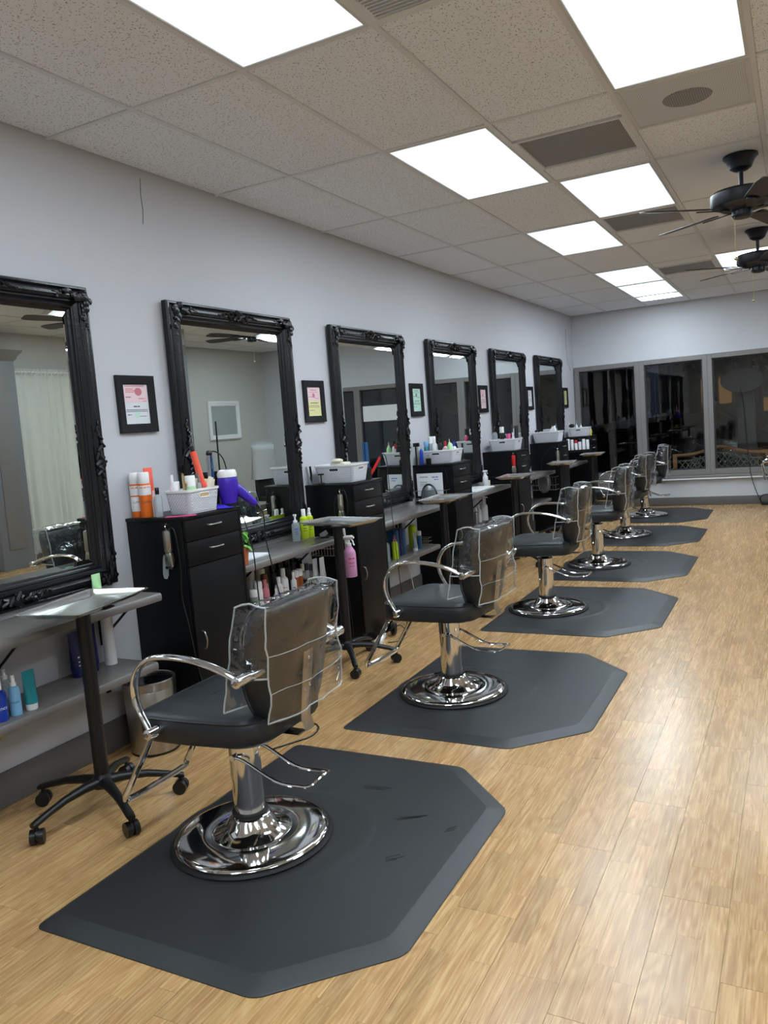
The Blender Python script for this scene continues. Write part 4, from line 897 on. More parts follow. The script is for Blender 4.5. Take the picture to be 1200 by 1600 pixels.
# --- upper counter by the second mirror
goods('pump', .13, 4.330, ZU, .029, .178, 'clear_body', 'white_gloss', 'clear white-pumped soap bottle with a blue label on the counter', txt='~', txt_col='ink_blue', txt_size=.02, rz=-.8)
goods('bottle', .13, 4.435, ZU, .029, .20, 'lime', 'white_gloss', 'lime green bottle with a plain white cap beside the soap pump', txt='~', txt_col='charcoal', txt_size=.02)
goods('mist', .13, 4.505, ZU, .025, .20, 'lime', 'white_gloss', 'lime green bottle with a slim spray top behind the tray edge', txt='~', txt_col='charcoal', txt_size=.018)
t = thing('card_holder', 'small grey wedge card holder at the end of the counter', 'card holder', (.27, 4.46, ZU), .4)
M().prism([(-.025, -.03), (.03, -.03), (.03, .03), (-.025, .03)], 0, .012).build('base', 'black_plastic', t, bevel=.002)
m = M(); m.T = Matrix.Translation((0, 0, .012)) @ Matrix.Rotation(-.5, 4, 'Y'); m.box(-.022, .022, -.028, .028, 0, .030); m.build('card_stack', 'silver_can', t, bevel=.002)
tag(M().box(.09, .27, 3.62, 3.83, ZU, ZU+.012).build('magazine', 'paper', bevel=.001), 'white magazine lying on the counter under the second mirror', 'magazine')
# potted ivy
t = thing('potted_ivy', 'small green ivy in a terracotta pot beside the nearest cabinet', 'plant', (.325, 3.495, ZU))
M().lathe([(.02, 0), (.030, 0), (.040, .082), (.043, .083), (.043, .100), (.037, .100), (.034, .085), (.01, .084)], 24).build('pot', 'terracotta', t)
for j in range(26):
    a = rnd.uniform(0, 6.28); L = rnd.uniform(.03, .075); h0 = rnd.uniform(.08, .17); T = Matrix.Translation((math.cos(a)*L*.8, abs(math.sin(a))*L*.9-.01, h0)) @ Matrix.Rotation(a, 4, 'Z') @ Matrix.Rotation(rnd.uniform(.2, 1.2), 4, 'Y'); s_ = rnd.uniform(.018, .03)
    m = M(); m.T = T; m.add([(-s_*.9, 0, 0), (-s_*.5, -s_*.7, .001), (s_*.3, -s_*.5, .003), (s_*1.1, 0, -.002), (s_*.3, s_*.5, .003), (-s_*.5, s_*.7, .001), (0, 0, -.004)], [(0, 1, 6), (1, 2, 6), (2, 3, 6), (3, 4, 6), (4, 5, 6), (5, 0, 6)]); m.build('leaf', 'leaf', t, fix=False)
m = M()
for j in range(6): a = j; m.tube([(0, 0, .084), (.015*math.cos(a), .015*math.sin(a)+.005, .12), (.035*math.cos(a), .03*abs(math.sin(a)), .15)], .0015, 4)
m.build('stem', 'leaf', t)
# --- lower shelf under the second mirror: crowded bottles
row = [ # x, y, r, h, kind, body, cap, label words
 (.235, 3.60, .017, .205, 'bottle', 'white_plastic', 'white_gloss', 'slim tall white bottle nearest the first cabinet on the crowded shelf'),
 (.245, 3.665, .025, .165, 'can', 'grey_plastic', 'white_gloss', 'grey based bottle with a broad white cap on the crowded shelf'),
 (.225, 3.74, .027, .20, 'can', 'white_plastic', 'white_gloss', 'white can with fine print beside the rose bottle'),
 (.225, 3.81, .025, .195, 'bottle', 'rose', 'rose', 'rose pink bottle on the crowded shelf'),
 (.18, 3.87, .024, .215, 'can', 'brass', 'brown', 'gold and brown can beside the rose bottle'),
 (.235, 3.90, .013, .12, 'bottle', 'white_plastic', 'white_gloss', 'little white vial standing before the gold can'),
 (.215, 3.965, .026, .18, 'bottle', 'white_plastic', 'white_gloss', 'white bottle with a grey base in the shelf middle'),
 (.20, 4.04, .030, .22, 'bottle', 'white_plastic', 'white_gloss', 'big white round shouldered bottle with orange print'),
 (.22, 4.12, .020, .18, 'bottle', 'white_plastic', 'white_gloss', 'white bottle between the big round one and the amber pair'),
 (.20, 4.175, .022, .18, 'can', 'amber', 'white_gloss', 'amber bottle with a tall white cap, first of two'),
 (.20, 4.222, .022, .18, 'can', 'amber', 'white_gloss', 'amber bottle with a tall white cap, second of two'),
 (.21, 4.285, .022, .10, 'jar', 'charcoal', 'charcoal', 'low dark jar in front of the black cans'),
 (.15, 4.335, .026, .19, 'bottle', 'silver_can', 'cream', 'cream domed bottle with a yellow mark on the crowded shelf'),
 (.13, 4.405, .023, .18, 'can', 'silver_can', 'charcoal', 'grey and black can with a yellow mark'),
 (.13, 4.455, .022, .165, 'can', 'grey_plastic', 'charcoal', 'grey can with a charcoal cap before the white tubes'),
 (.07, 3.66, .028, .215, 'jar', 'brown', 'beige', 'brown jar with a beige lid at the back of the crowded shelf'),
 (.07, 3.76, .028, .22, 'jar', 'brown', 'beige', 'second brown jar with a beige lid at the shelf back'),
 (.09, 3.85, .028, .24, 'can', 'white_plastic', 'cream', 'tall cream capped can behind the rose bottle'),
 (.10, 3.94, .030, .235, 'can', 'white_plastic', 'cream', 'tall white can behind the gold can'),
 (.07, 4.03, .033, .235, 'can', 'black_plastic', 'black_gloss', 'black capped can behind the big white bottle'),
 (.06, 4.12, .030, .23, 'can', 'black_plastic', 'black_gloss', 'black can against the wall behind the amber bottles'),
 (.06, 4.20, .030, .245, 'can', 'charcoal', 'black_gloss', 'charcoal can against the wall in the shelf middle'),
 (.06, 4.28, .031, .24, 'can', 'charcoal', 'black_gloss', 'charcoal can behind the cream domed bottle'),
 (.05, 4.36, .030, .265, 'can', 'charcoal', 'black_gloss', 'tallest charcoal can at the shelf back'),
 (.05, 4.44, .026, .21, 'can', 'black_plastic', 'black_gloss', 'black can behind the white tubes'),
]
for q in row:
    x, y, r, h, kind, body, cap, lab = q
    goods(kind, x, y, ZL, r, h, body, cap, lab, group='bottles on the crowded lower shelf', band='yellow' if 'yellow mark' in lab else ('ink_red' if False else None), txt='~' if (body in ('white_plastic', 'rose')) else None, txt_col='orange' if 'orange' in lab else 'ink', txt_size=.016)
goods('tube', .16, 4.475, ZL, .026, .20, 'white_plastic', 'black_gloss', 'white squeeze tube with blue print at the shelf end, first of two', txt='~', txt_col='ink_blue')
goods('tube', .15, 4.498+.03, ZL, .026, .205, 'white_plastic', 'black_gloss', 'white squeeze tube with blue print at the shelf end, second of two', txt='~', txt_col='ink_blue').location = (.20, 4.50, ZL)
# --- lower shelf under the third mirror
row3 = [
 (.22, 5.42, .024, .20, 'bottle', 'clear_body', 'black_gloss', 'clear bottle at the near end of the third shelf'),
 (.13, 5.50, .026, .24, 'can', 'black_plastic', 'black_gloss', 'black can beside the lime bottle on the third shelf'),
 (.22, 5.56, .026, .19, 'mist', 'lime', 'rose', 'lime green bottle with a pink top on the third shelf'),
 (.13, 5.86, .030, .25, 'bottle', 'teal', 'navy', 'teal bottle with a dark top behind the white tube'),
 (.22, 5.93, .024, .155, 'tube', 'silver_can', 'white_gloss', 'silvery white squeeze tube standing on its cap on the third shelf'),
 (.21, 6.04, .021, .15, 'can', 'slate_blue', 'white_gloss', 'blue can with a white cap on the third shelf'),
 (.12, 6.10, .036, .25, 'nozzle', 'lime', 'white_gloss', 'lime and clear applicator bottle with a nozzle on the third shelf'),
]
for x, y, r, h, kind, body, cap, lab in row3: goods(kind, x, y, ZL, r, h, body, cap, lab, group='bottles on the third lower shelf')
for k_, y in enumerate((5.64, 5.70, 5.76)):
    t = tag(M().box(-.05, .05, -.022, .022, 0, .215).build('product_box', 'slate_blue' if k_ != 1 else 'navy', bevel=.002, loc=(.16, y, ZL)), ['first', 'middle', 'last'][k_]+' of three upright blue boxes on the third shelf', 'box', 'blue boxes on the third shelf')
t = thing('wire_basket', 'small silver wire basket at the far end of the third shelf', 'basket', (.17, 6.21, ZL))
for k_ in range(3): M().tube([(-.06, -.04, .004+k_*.03), (.06, -.04, .004+k_*.03), (.06, .04, .004+k_*.03), (-.06, .04, .004+k_*.03)], .0022, 5, closed=True).build('wire', 'steel', t)
for k_ in range(7): M().tube([(-.06+.02*k_, -.04, 0), (-.06+.02*k_, -.04, .068)], .0016, 4).build('wire', 'steel', t)
# --- fourth, fifth, sixth shelves
row4 = [(.20, 7.02, .026, .13, 'jar', 'white_plastic', 'white_gloss', 'white jar at the near end of the fourth shelf'), (.20, 7.10, .026, .22, 'bottle', 'deep_blue', 'black_gloss', 'bright blue bottle with a black cap on the fourth shelf'),
 (.17, 7.20, .024, .17, 'bottle', 'white_plastic', 'white_gloss', 'white bottle beside the bright blue one'), (.15, 7.30, .026, .23, 'bottle', 'silver_can', 'white_gloss', 'tall silvery bottle on the fourth shelf'), (.15, 7.42, .026, .21, 'can', 'white_plastic', 'grey_plastic', 'white can with a grey cap on the fourth shelf'),
 (.16, 7.53, .025, .16, 'bottle', 'silver_can', 'white_gloss', 'short silvery bottle on the fourth shelf'), (.15, 7.64, .025, .18, 'bottle', 'white_plastic', 'white_gloss', 'small white bottle before the big pump bottle'), (.15, 7.78, .042, .25, 'pump', 'white_plastic', 'white_gloss', 'big white pump bottle at the far end of the fourth shelf')]
for x, y, r, h, kind, body, cap, lab in row4: goods(kind, x, y, ZL, r, h, body, cap, lab, group='bottles on the fourth lower shelf')
for k_, (y, h) in enumerate(((10.56, .16), (10.66, .19), (10.77, .20), (10.9, .19))): goods('can', .17, y, ZL, .032, h+.03, 'white_plastic', 'white_gloss' if k_ != 2 else 'red', ['first', 'second', 'red capped third', 'last'][k_]+' white can on the sixth shelf', group='white cans on the sixth shelf')
# upper counters further on
goods('bottle', .15, 6.98, ZU, .024, .15, 'black_plastic', 'black_gloss', 'black bottle on the counter below the fourth mirror')
goods('bottle', .16, 7.10, ZU, .022, .13, 'deep_blue', 'black_gloss', 'small blue bottle on the counter below the fourth mirror')
tag(M().box(.06, .30, 7.2, 7.75, ZU, ZU+.015).build('towel', 'white_plastic', bevel=.004), 'white folded towel on the counter below the fourth mirror', 'towel')
goods('trigger', .16, 7.86, ZU, .028, .17, 'white_plastic', 'white_gloss', 'white bottle standing on the counter before the fourth cabinet', rz=.6)
goods('jar', .13, 7.98, ZU, .035, .08, 'cream', 'black_gloss', 'low cream jar at the far end of the fourth counter')
t = thing('desk_fan', 'black round object like a small fan head on the fifth counter', 'fan', (.18, 8.78, ZU)); M().lathe([(.02, 0), (.05, 0), (.05, .01), (.01, .015)], 20).build('base', 'black_plastic', t); M().lathe([(.07, -.02), (.08, 0), (.07, .02), (.02, .03)], 24, (0, 0, .09), 'x').build('head', 'black_plastic', t)
# --- third cabinet: basket full of bottles, papers and drum on its side
basket(.05, .375, 6.50, 6.77, ZT, .12, 'white basket crowded with hair products on the third cabinet')
zb = ZT+.005
k3 = [(.102, 6.56, .024, .20, 'can', 'teal', 'sky_blue', 'teal can in the third basket'), (.14, 6.57, .022, .24, 'can', 'silver_can', 'white_gloss', 'silver can in the third basket'), (.185, 6.56, .026, .23, 'nozzle', 'white_plastic', 'white_gloss', 'white pointed bottle in the third basket'),
 (.235, 6.565, .020, .26, 'pump', 'black_plastic', 'black_gloss', 'black pump bottle in the third basket'), (.275, 6.59, .022, .19, 'bottle', 'paper_pink', 'red', 'pale bottle with a red cap in the third basket'), (.31, 6.63, .020, .22, 'bottle', 'white_plastic', 'black_gloss', 'white bottle with a black cap in the third basket'),
 (.32, 6.69, .018, .18, 'bottle', 'white_plastic', 'deep_blue', 'white bottle with a blue cap in the third basket'), (.33, 6.56, .022, .21, 'nozzle', 'pale_green', 'cream', 'pale green nozzle bottle at the front of the third basket'), (.12, 6.68, .024, .24, 'can', 'white_plastic', 'white_gloss', 'tall white can at the back of the third basket')]
for x, y, r, h, kind, body, cap, lab in k3: goods(kind, x, y, zb, r, h, body, cap, lab, group='bottles in the third basket')
t = thing('hair_iron', 'black upright hair iron with a square top by the wall on the third cabinet', 'hair iron', (.035, 6.475, ZT)); M().tube([(0, 0, 0), (0, 0, .17)], .008, 8).build('arm', 'black_plastic', t); M().tube([(.018, 0, 0), (.018, 0, .17)], .006, 8).build('arm', 'steel', t); M().box(-.02, .036, -.014, .014, .165, .20).build('top', 'black_plastic', t, bevel=.003)
goods('bottle', .085, 6.478, ZT, .016, .185, 'deep_blue', 'clear_body', 'blue and clear bottle beside the upright iron on the third cabinet')
t = thing('salt_jar', 'small black lidded jar with a knob before the third basket', 'jar', (.155, 6.468, ZT)); M().lathe([(.01, 0), (.024, 0), (.026, .05), (.02, .055)], 20).build('body', 'black_gloss', t); M().lathe([(.02, .055), (.027, .056), (.027, .064), (.006, .068), (.006, .078), (.009, .084), (.002, .09)], 20).build('lid', 'steel', t)
t = thing('wire_rack', 'silver wire rack holding papers on the side of the third cabinet', 'rack', (.05, 6.446, .80))
for z in (0, .05, .12): M().tube([(0, 0, z), (0, -.08, z), (.30, -.08, z), (.30, 0, z)], .003, 6).build('wire', 'steel', t)
for k_ in range(4): M().tube([(.1*k_, -.08, 0), (.1*k_, -.08, .12)], .002, 5).build('wire', 'steel', t)
t = tag(M().box(0, .25, -.004, 0, 0, .20).build('papers', 'paper', loc=(.045, 6.432, .87)), 'white sheet of papers standing in the rack on the third cabinet', 'papers')
marks([(.03, .11, .165, .006), (.03, .10, .12, .004), (.03, .12, .105, .004), (.03, .09, .09, .004)], lambda u, v: (u, -.0045, v), 'ink', t); marks([(.15, .21, .16, .008), (.17, .21, .14, .006)], lambda u, v: (u, -.0045, v), 'ink_blue', t)
t = thing('drum_cover', 'grey oval cover with a black rim hanging in the third wire rack', 'cover', (.17, 6.40, .86)); M().lathe([(.10, -.008), (.11, 0), (.10, .008)], 28, (0, 0, 0), 'y', 1.1, .75).build('rim', 'black_plastic', t); M().lathe([(.0, -.014), (.09, -.010), (.10, -.006)], 28, (0, 0, 0), 'y', 1.1, .75).build('face', 'silver_can', t)
cord([(.30, 6.44, 1.12), (.27, 6.435, 1.0), (.29, 6.435, .92), (.34, 6.435, 1.0), (.32, 6.44, 1.10)], 'thin black cord loop on the side of the third cabinet', .0025)
t = thing('hair_iron', 'black curling iron stand at the far edge of the third cabinet', 'hair iron', (.34, 6.83, ZT)); M().lathe([(.02, 0), (.03, 0), (.03, .006), (.01, .01)], 16).build('base', 'black_plastic', t); M().tube([(0, 0, 0), (0, .005, .16)], .01, 8).build('arm', 'black_plastic', t)
# --- fourth cabinet
basket(.06, .37, 8.30, 8.56, ZT, .13, 'white basket with a side handle slot on the fourth cabinet')
for x, y, r, h, kind, body, cap, lab in [(.115, 8.36, .034, .27, 'bottle', 'clear_body', 'black_gloss', 'big clear bottle with a black cap in the fourth basket'), (.20, 8.36, .026, .26, 'can', 'black_plastic', 'white_gloss', 'black and white can in the fourth basket'), (.27, 8.37, .022, .18, 'jar', 'pink', 'pink', 'bright pink jar in the fourth basket'), (.30, 8.43, .018, .19, 'bottle', 'white_plastic', 'white_gloss', 'white bottle behind the pink jar'), (.32, 8.50, .022, .26, 'can', 'charcoal', 'charcoal', 'charcoal can at the far side of the fourth basket')]:
    goods(kind, x, y, zb, r, h, body, cap, lab, group='bottles in the fourth basket')
tag(M().box(-.012, .012, -.004, .004, 0, .26).build('hair_brush', 'black_plastic', bevel=.003, loc=(.26, 8.47, zb+.02)), 'tall black brush standing in the fourth basket', 'brush').rotation_euler = (0, .1, .3)
t = tag(M().lathe([(.02, .004), (.03, 0), (.034, .12), (.030, .12), (.026, .006)], 16).build('tool_cup', 'charcoal', loc=(.33, 8.61, ZT)), 'dark tumbler at the far corner of the fourth cabinet', 'cup')
t = thing('wire_rack', 'black wire rack low on the side of the fourth cabinet', 'rack', (.06, 8.246, .82))
for z in (0, .06): M().tube([(0, 0, z), (0, -.08, z), (.26, -.08, z), (.26, 0, z)], .004, 6).build('wire', 'black_plastic', t)
for k_ in range(8): M().tube([(.26*k_/7, -.08, 0), (.26*k_/7, -.08, .06)], .002, 5).build('wire', 'black_plastic', t)
# --- fifth cabinet
basket(.03, .38, 10.02, 10.28, ZT, .14, 'plain long white basket on the fifth cabinet', side_hole=False)
tag(M().rings([[(-.05, -.03, 0), (.05, -.03, 0), (.05, .03, 0), (-.05, .03, 0)], [(-.01, -.02, .06), (.03, -.02, .09), (.03, .02, .09), (-.01, .02, .06)]]).build('crumpled_bag', 'white_plastic', loc=(.27, 10.13, ZT+.12)), 'white crumpled bag peaking over the fifth basket', 'bag')
for k_ in range(2): tag(M().lathe([(.012, 0), (.014, .0), (.014, .16), (.006, .165)], 12).build('nail_bottle', 'black_gloss', loc=(.07+.035*k_, 10.07, zb)), ['nearer', 'farther'][k_]+' of two tiny dark caps at the corner of the fifth basket', 'bottle', 'tiny dark caps')
t = thing('wire_basket', 'wire basket with a grey oval pad below the counter by the fifth cabinet', 'basket', (.05, 9.90, .56))
for z in (0, .06, .16): M().tube([(0, .04, z), (0, -.12, z), (.32, -.12, z), (.32, .04, z)], .004, 6).build('wire', 'steel', t)
for k_ in range(10): M().tube([(.32*k_/9, -.12, 0), (.32*k_/9, -.12, .16)], .0025, 5).build('wire', 'steel', t)
M().lathe([(.0, -.12), (.08, -.12), (.10, -.10), (.10, -.02), (.08, 0)], 24, (.16, 0, .09), 'y', 1.3, .75).build('pad', 'silver_can', t)
# --- sixth cabinet
basket(.07, .36, 11.70, 11.93, ZT, .13, 'farthest white basket next to the window')
tag(M().ell((0, 0, 0), .045, .03, .028, 14, 8).build('round_brush', 'black_plastic', loc=(.12, 11.72, ZT+.165)), 'black oval brush head sticking out of the farthest basket', 'brush')
for k_, (x, y) in enumerate(((.08, 11.74), (.18, 11.76), (.24, 11.78))): goods('nozzle', x, y, zb, .018, .23-.02*k_, 'white_plastic', 'white_gloss', ['first', 'second', 'third'][k_]+' white pointed bottle in the farthest basket', group='white bottles in the farthest basket')
goods('bottle', .33, 11.99, ZT, .016, .13, 'yellow', 'yellow', 'small yellow bottle at the far corner of the sixth cabinet')
tag(M().lathe([(.03, 0), (.06, .0), (.065, .03), (.04, .07), (.01, .08)], 18).build('dryer_hood', 'black_plastic', loc=(.30, 11.93+.1, ZT)), 'black domed dryer attachment on the sixth cabinet', 'attachment')
t = thing('bottle_rack', 'black side rack on the sixth cabinet holding white bottles', 'rack', (.06, 11.645, .93)); M().box(0, .34, -.10, -.09, 0, .03).box(0, .34, -.10, .0, -.006, 0).box(0, .01, -.10, 0, 0, .03).box(.33, .34, -.10, 0, 0, .03).build('tray', 'black_plastic', t)
for k_ in range(6): goods('can', .085+.056*k_, 11.60, .932, .023, .19-.012*(k_ % 3), 'white_plastic', ['white_gloss', 'white_gloss', 'red', 'black_gloss', 'white_gloss', 'white_gloss'][k_], ['first white', 'second white', 'red capped', 'black capped', 'fifth white', 'last white'][k_]+' bottle from the wall in the rack of the sixth cabinet', group='bottles in the side rack of the sixth cabinet')
# --- nearest station: lower shelf and counter goods
goods('bottle', .235, 1.985, ZL, .028, .165, 'deep_blue', 'white_gloss', 'royal blue bottle with a white base at the left edge of the near shelf', txt='essence', txt_col='ink_white', txt_size=.022, band=None)
goods('mist', .235, 2.055, ZL, .023, .165, 'sky_blue', 'white_gloss', 'light blue slim spray bottle between the royal blue bottle and teal tube', txt='FRESH', txt_size=.013)
goods('tube', .24, 2.125, ZL, .027, .165, 'teal', 'white_gloss', 'teal clear gel tube standing on its white cap on the near shelf')
goods('mist', .13, 2.02, ZL, .026, .20, 'navy', 'grey_plastic', 'dark bottle with a grey pump behind the blue bottles on the near shelf')
goods('mist', .12, 2.10, ZL, .024, .17, 'clear_body', 'white_gloss', 'clear short bottle behind the light blue spray bottle')
t = goods('tube', .075, 2.515, ZL, .034, .215, 'navy', 'navy', 'navy blue squeeze tube with silver print leaning at the wall', txt='~', txt_col='ink_white', txt_size=.018)
goods('tube', .075, 2.60, ZL, .034, .225, 'navy', 'navy', 'second navy blue tube half behind the black stand pole')
t = thing('paper_roll', 'white paper roll standing at the near shelf end behind the stand pole', 'roll', (.075, 2.715, ZL)); M().lathe([(.012, 0), (.030, 0), (.028, .25), (.012, .25)], 24).build('roll', 'white_plastic', t)
goods('tube', .10, 2.66, ZU, .024, .115, 'pale_green', 'sky_blue', 'small pale teal tube on the counter at the nearest mirror corner')
tag(M().box(.0145, .02, 2.02, 2.13, .30, .365).build('outlet_plate', 'brass', bevel=.001), 'beige outlet plate on the wall under the near shelf', 'outlet')
tag(M().box(.001, .03, 2.87, 2.93, .28, .40).build('plug_adapter', 'black_plastic', bevel=.004), 'black plug adapter on the wall beside the steel bin', 'plug')
cord([(.03, 2.9, .30), (.05, 2.9, .24), (.04, 2.95, .2), (.06, 2.96, .32)], 'short black cord dangling from the plug adapter', .003)
# trash bin
t = thing('trash_bin', 'brushed steel round bin with a dark swing top below the shelf end', 'bin', (.20, 2.825, 0))
M().lathe([(.08, .003), (.115, .003), (.118, .010), (.128, .318), (.126, .322), (.120, .322), (.112, .012)], 40).build('body', 'steel', t)
M().lathe([(.10, 0), (.119, 0), (.119, .011), (.10, .012)], 40).build('foot_ring', 'black_plastic', t)
M().lathe([(.126, .323), (.1295, .323), (.1295, .362), (.124, .366), (.118, .362), (.118, .326)], 40).build('collar', 'steel', t)
M().lathe([(.0, .345), (.06, .346), (.117, .352), (.117, .348), (.0, .340)], 32).build('lid', 'black_gloss', t)
# power strip and floor cords by the second station
t = thing('power_strip', 'white power strip with a black plug on the floor by the second cabinet', 'power strip', (.43, 4.82, 0), 1.9)
M().box(-.11, .11, -.025, .025, 0, .035).build('body', 'white_plastic', t, bevel=.005); M().box(.03, .075, -.018, .018, .035, .065).build('plug', 'black_plastic', t, bevel=.004); M().box(-.08, -.06, -.012, .012, .035, .039).build('switch', 'red', t)
cord([(.45, 4.88, .05), (.52, 4.95, .09), (.58, 4.93, .05), (.56, 4.86, .004), (.50, 4.80, .004)], 'black cord curling from the power strip plug', .004)
t = thing('cord_reel', 'black coiled cord standing on the floor against the second cabinet', 'cord', (.45, 4.99, .052), .3)
for k_ in range(3): M().lathe([(.040, -.006+.012*k_-.01), (.046, .0+.012*k_-.01), (.040, .006+.012*k_-.01), (.034, .0+.012*k_-.01)], 24, (0, 0, 0), 'x').build('coil', 'black_plastic', t)
cord([(.80, 2.98, .004), (.86, 3.09, .004), (.90, 3.18, .004), (.87, 3.29, .004), (.78, 3.34, .004), (.66, 3.33, .004), (.52, 3.25, .004), (.45, 3.10, .004)], 'black cord looping on the floor behind the nearest chair', .0045)
cord([(.02, 4.55, .40), (.08, 4.62, .34), (.14, 4.60, .22), (.12, 4.55, .10), (.10, 4.5, .02)], 'white cable hanging below the second counter', .004, 'white_plastic')
cord([(.02, 6.05, .41), (.05, 6.10, .30), (.06, 6.15, .15), (.05, 6.2, .01)], 'white cable below the third counter', .004, 'white_plastic')
# cord and gear at the far window
cord([(2.36, 12.39, 1.66), (2.40, 12.385, 1.35), (2.42, 12.38, .95), (2.45, 12.37, .60), (2.47, 12.36, .42), (2.52, 12.37, .22), (2.58, 12.36, .05), (2.585, 12.33, .006)], 'thin black cord hanging down the third window to the floor', .005)
t = thing('power_block', 'black power block with a bent cord on the floor at the far wall', 'power block', (2.74, 12.30, 0)); M().box(-.14, .12, -.04, .04, 0, .05).build('body', 'black_plastic', t, bevel=.01); M().tube(smooth([(-.14, 0, .03), (-.16, 0, .09), (-.12, 0, .14), (0, 0, .15), (.1, 0, .14)], 4), .009, 8).build('lead', 'black_plastic', t)
t = thing('side_chair', 'black chair with a bright metal arm cut off by the right border', 'chair', (2.90, 11.9, 0))
M().box(-.20, .30, -.25, .25, .40, .47).build('seat', 'vinyl', t, bevel=.03); M().box(.22, .30, -.24, .24, .45, .9).build('backrest', 'vinyl', t, bevel=.03)
for sy in (-1, 1):
    M().tube(smooth([(.22, sy*.27, .70), (.0, sy*.27, .68), (-.24, sy*.27, .64), (-.26, sy*.27, .55), (-.22, sy*.27, .42)], 4), .013, 8).build('armrest', 'chrome', t)
    for sx in (-.18, .26): M().cyl((sx, sy*.22, 0), (sx, sy*.22, .42), .014).build('leg', 'black_plastic', t)

# ------------------------------------------------------------ opposite side of the room, seen only in the mirrors
def curtain(y0, y1, label):
    t = thing('curtain', label, 'curtain', (XR-.06, y0, 0), 0, 'sheer curtains on the opposite wall'); w = y1-y0
    M().grid(lambda u, v: (-.035*math.sin(u*46+1.5*math.sin(u*9))*(.35+.65*v)-.01, u*w+.02*math.sin(u*13)*v, 2.46-2.36*v), 150, 12).build('panel', 'curtain', t, fix=False, ang=80)
    M().grid(lambda u, v: (-.018*math.sin(u*120)-.02, u*w, 2.52-.08*v), 200, 2).build('heading', 'curtain', t, fix=False, ang=80)
    M().cyl((-.02, -.03, 2.475), (-.02, w+.03, 2.475), .012).build('rod', 'white_plastic', t)
curtain(6.86, 7.85, 'white sheer curtain right of the grey column, mirrored in the nearest mirror')
curtain(5.0, 6.3, 'white sheer curtain on the near side of the grey column, mirrored at the picture edge')
t = thing('window_blind', 'grey slatted window recess behind the sheer curtain, seen in the nearest mirror', 'window', (XR-.012, 7.0, 0)); M().box(0, .01, 0, .75, .9, 1.95).build('glazing', 'charcoal', t); M().box(-.006, .0, .34, .40, .9, 1.95).box(-.006, 0, 0, .75, 1.40, 1.46).build('bars', 'trim_grey', t)
t = thing('grey_column', 'grey panelled column with a crown moulding mirrored in the nearest mirror', 'column', (5.62, 6.34, 0))
M().box(0, .33, 0, .46, 0, 2.58).build('shaft', 'grey_plastic', t, bevel=.004); M().box(-.012, 0, .10, .36, .25, 2.45).build('panel', 'trim_grey', t, bevel=.006)
M().rings([[(-a, -a, z), (.33, -a, z), (.33, .46+a, z), (-a, .46+a, z)] for a, z in ((0, 2.58), (.02, 2.60), (.035, 2.64), (.07, 2.68), (.08, 2.71))]).build('crown', 'trim_grey', t)
tag(M().grid(lambda u, v: (.02*math.sin(u*9), u*.30, 1.9-1.3*v-.1*u), 12, 4).build('red_drape', 'red', fix=False, loc=(5.78, 5.9, 0)), 'red cloth hanging at the opposite curtain, mirrored at the picture edge', 'cloth')
def wmirror():
    t = thing('white_mirror', 'small square mirror in a white stepped frame on the opposite wall', 'mirror', (XR-.004, 10.78, 1.40)); w, h = .86, .67; R = []
    for iy, iz in ((0, 0), (w, 0), (w, h), (0, h)): R.append([(-x, d if iy == 0 else w-d, d if iz == 0 else h-d) for d, x in ((0, 0), (0, .03), (.02, .04), (.05, .03), (.055, .035), (.08, .025), (.085, .012))])
    M().rings(R, closed=True, cap=False).build('frame', 'white_gloss', t, ang=25); M().add([(-.012, .08, .08), (-.012, w-.08, .08), (-.012, w-.08, h-.08), (-.012, .08, h-.08)], [(0, 1, 2, 3)]).build('mirror_glass', 'mirror_silver', t)
wmirror()
t = thing('dryer_chair', 'black chair with a pale grey sheet draped over it, mirrored in the second mirror', 'chair', (4.55, 10.65, 0))
M().box(-.25, .25, -.25, .25, .38, .47).build('seat', 'vinyl', t, bevel=.03); M().box(.16, .25, -.24, .24, .45, 1.22).build('backrest', 'vinyl', t, bevel=.04); M().lathe([(.02, .02), (.26, .02), (.28, 0), (.1, 0)], 24).build('base', 'black_plastic', t); M().cyl((0, 0, .02), (0, 0, .38), .04).build('column', 'chrome', t)
tag(M().rings([[(4.55+.2+a*math.cos(q)+.015*noise.noise(Vector((q, z*4, 1))), 10.65+b*math.sin(q)+.03*noise.noise(Vector((q*2, z*3, 5))), z) for q in [2*PI*j/28 for j in range(28)]] for a, b, z in ((.14, .31, .74), (.13, .29, 1.0), (.11, .28, 1.2), (.10, .30, 1.27), (.05, .27, 1.30), (.06, .30, 1.37))], cap=False).build('draped_sheet', 'cloth_grey', fix=False, ang=80), 'pale grey sheet draped over the chair mirrored in the second mirror', 'sheet')
t = thing('reception_desk', 'low black desk with a monitor mirrored beside the flat iron', 'desk', (5.3, 9.9, 0)); M().box(-.3, .3, -.5, .5, .46, .50).build('top', 'black_wood', t, bevel=.004)
for sx in (-.27, .27):
    for sy in (-.46, .46): M().box(sx-.02, sx+.02, sy-.02, sy+.02, 0, .46).build('leg', 'black_wood', t)
t = thing('monitor', 'black flat monitor on the opposite desk seen in the second mirror', 'monitor', (5.3, 10.0, .50), .3); M().box(-.015, .015, -.26, .26, .10, .42).build('screen', 'black_gloss', t, bevel=.004); M().cyl((0, 0, 0), (0, 0, .12), .015).build('stem', 'black_plastic', t); M().lathe([(.02, 0), (.10, 0), (.10, .01), (.02, .015)], 24).build('foot', 'black_plastic', t)
t = thing('floor_pole', 'thin black pole standing near the white framed mirror opposite', 'pole', (5.6, 10.55, 0)); M().cyl((0, 0, .01), (0, 0, 1.72), .014).build('shaft', 'black_plastic', t); M().lathe([(.02, 0), (.12, 0), (.12, .012), (.02, .02)], 24).build('foot', 'black_plastic', t)

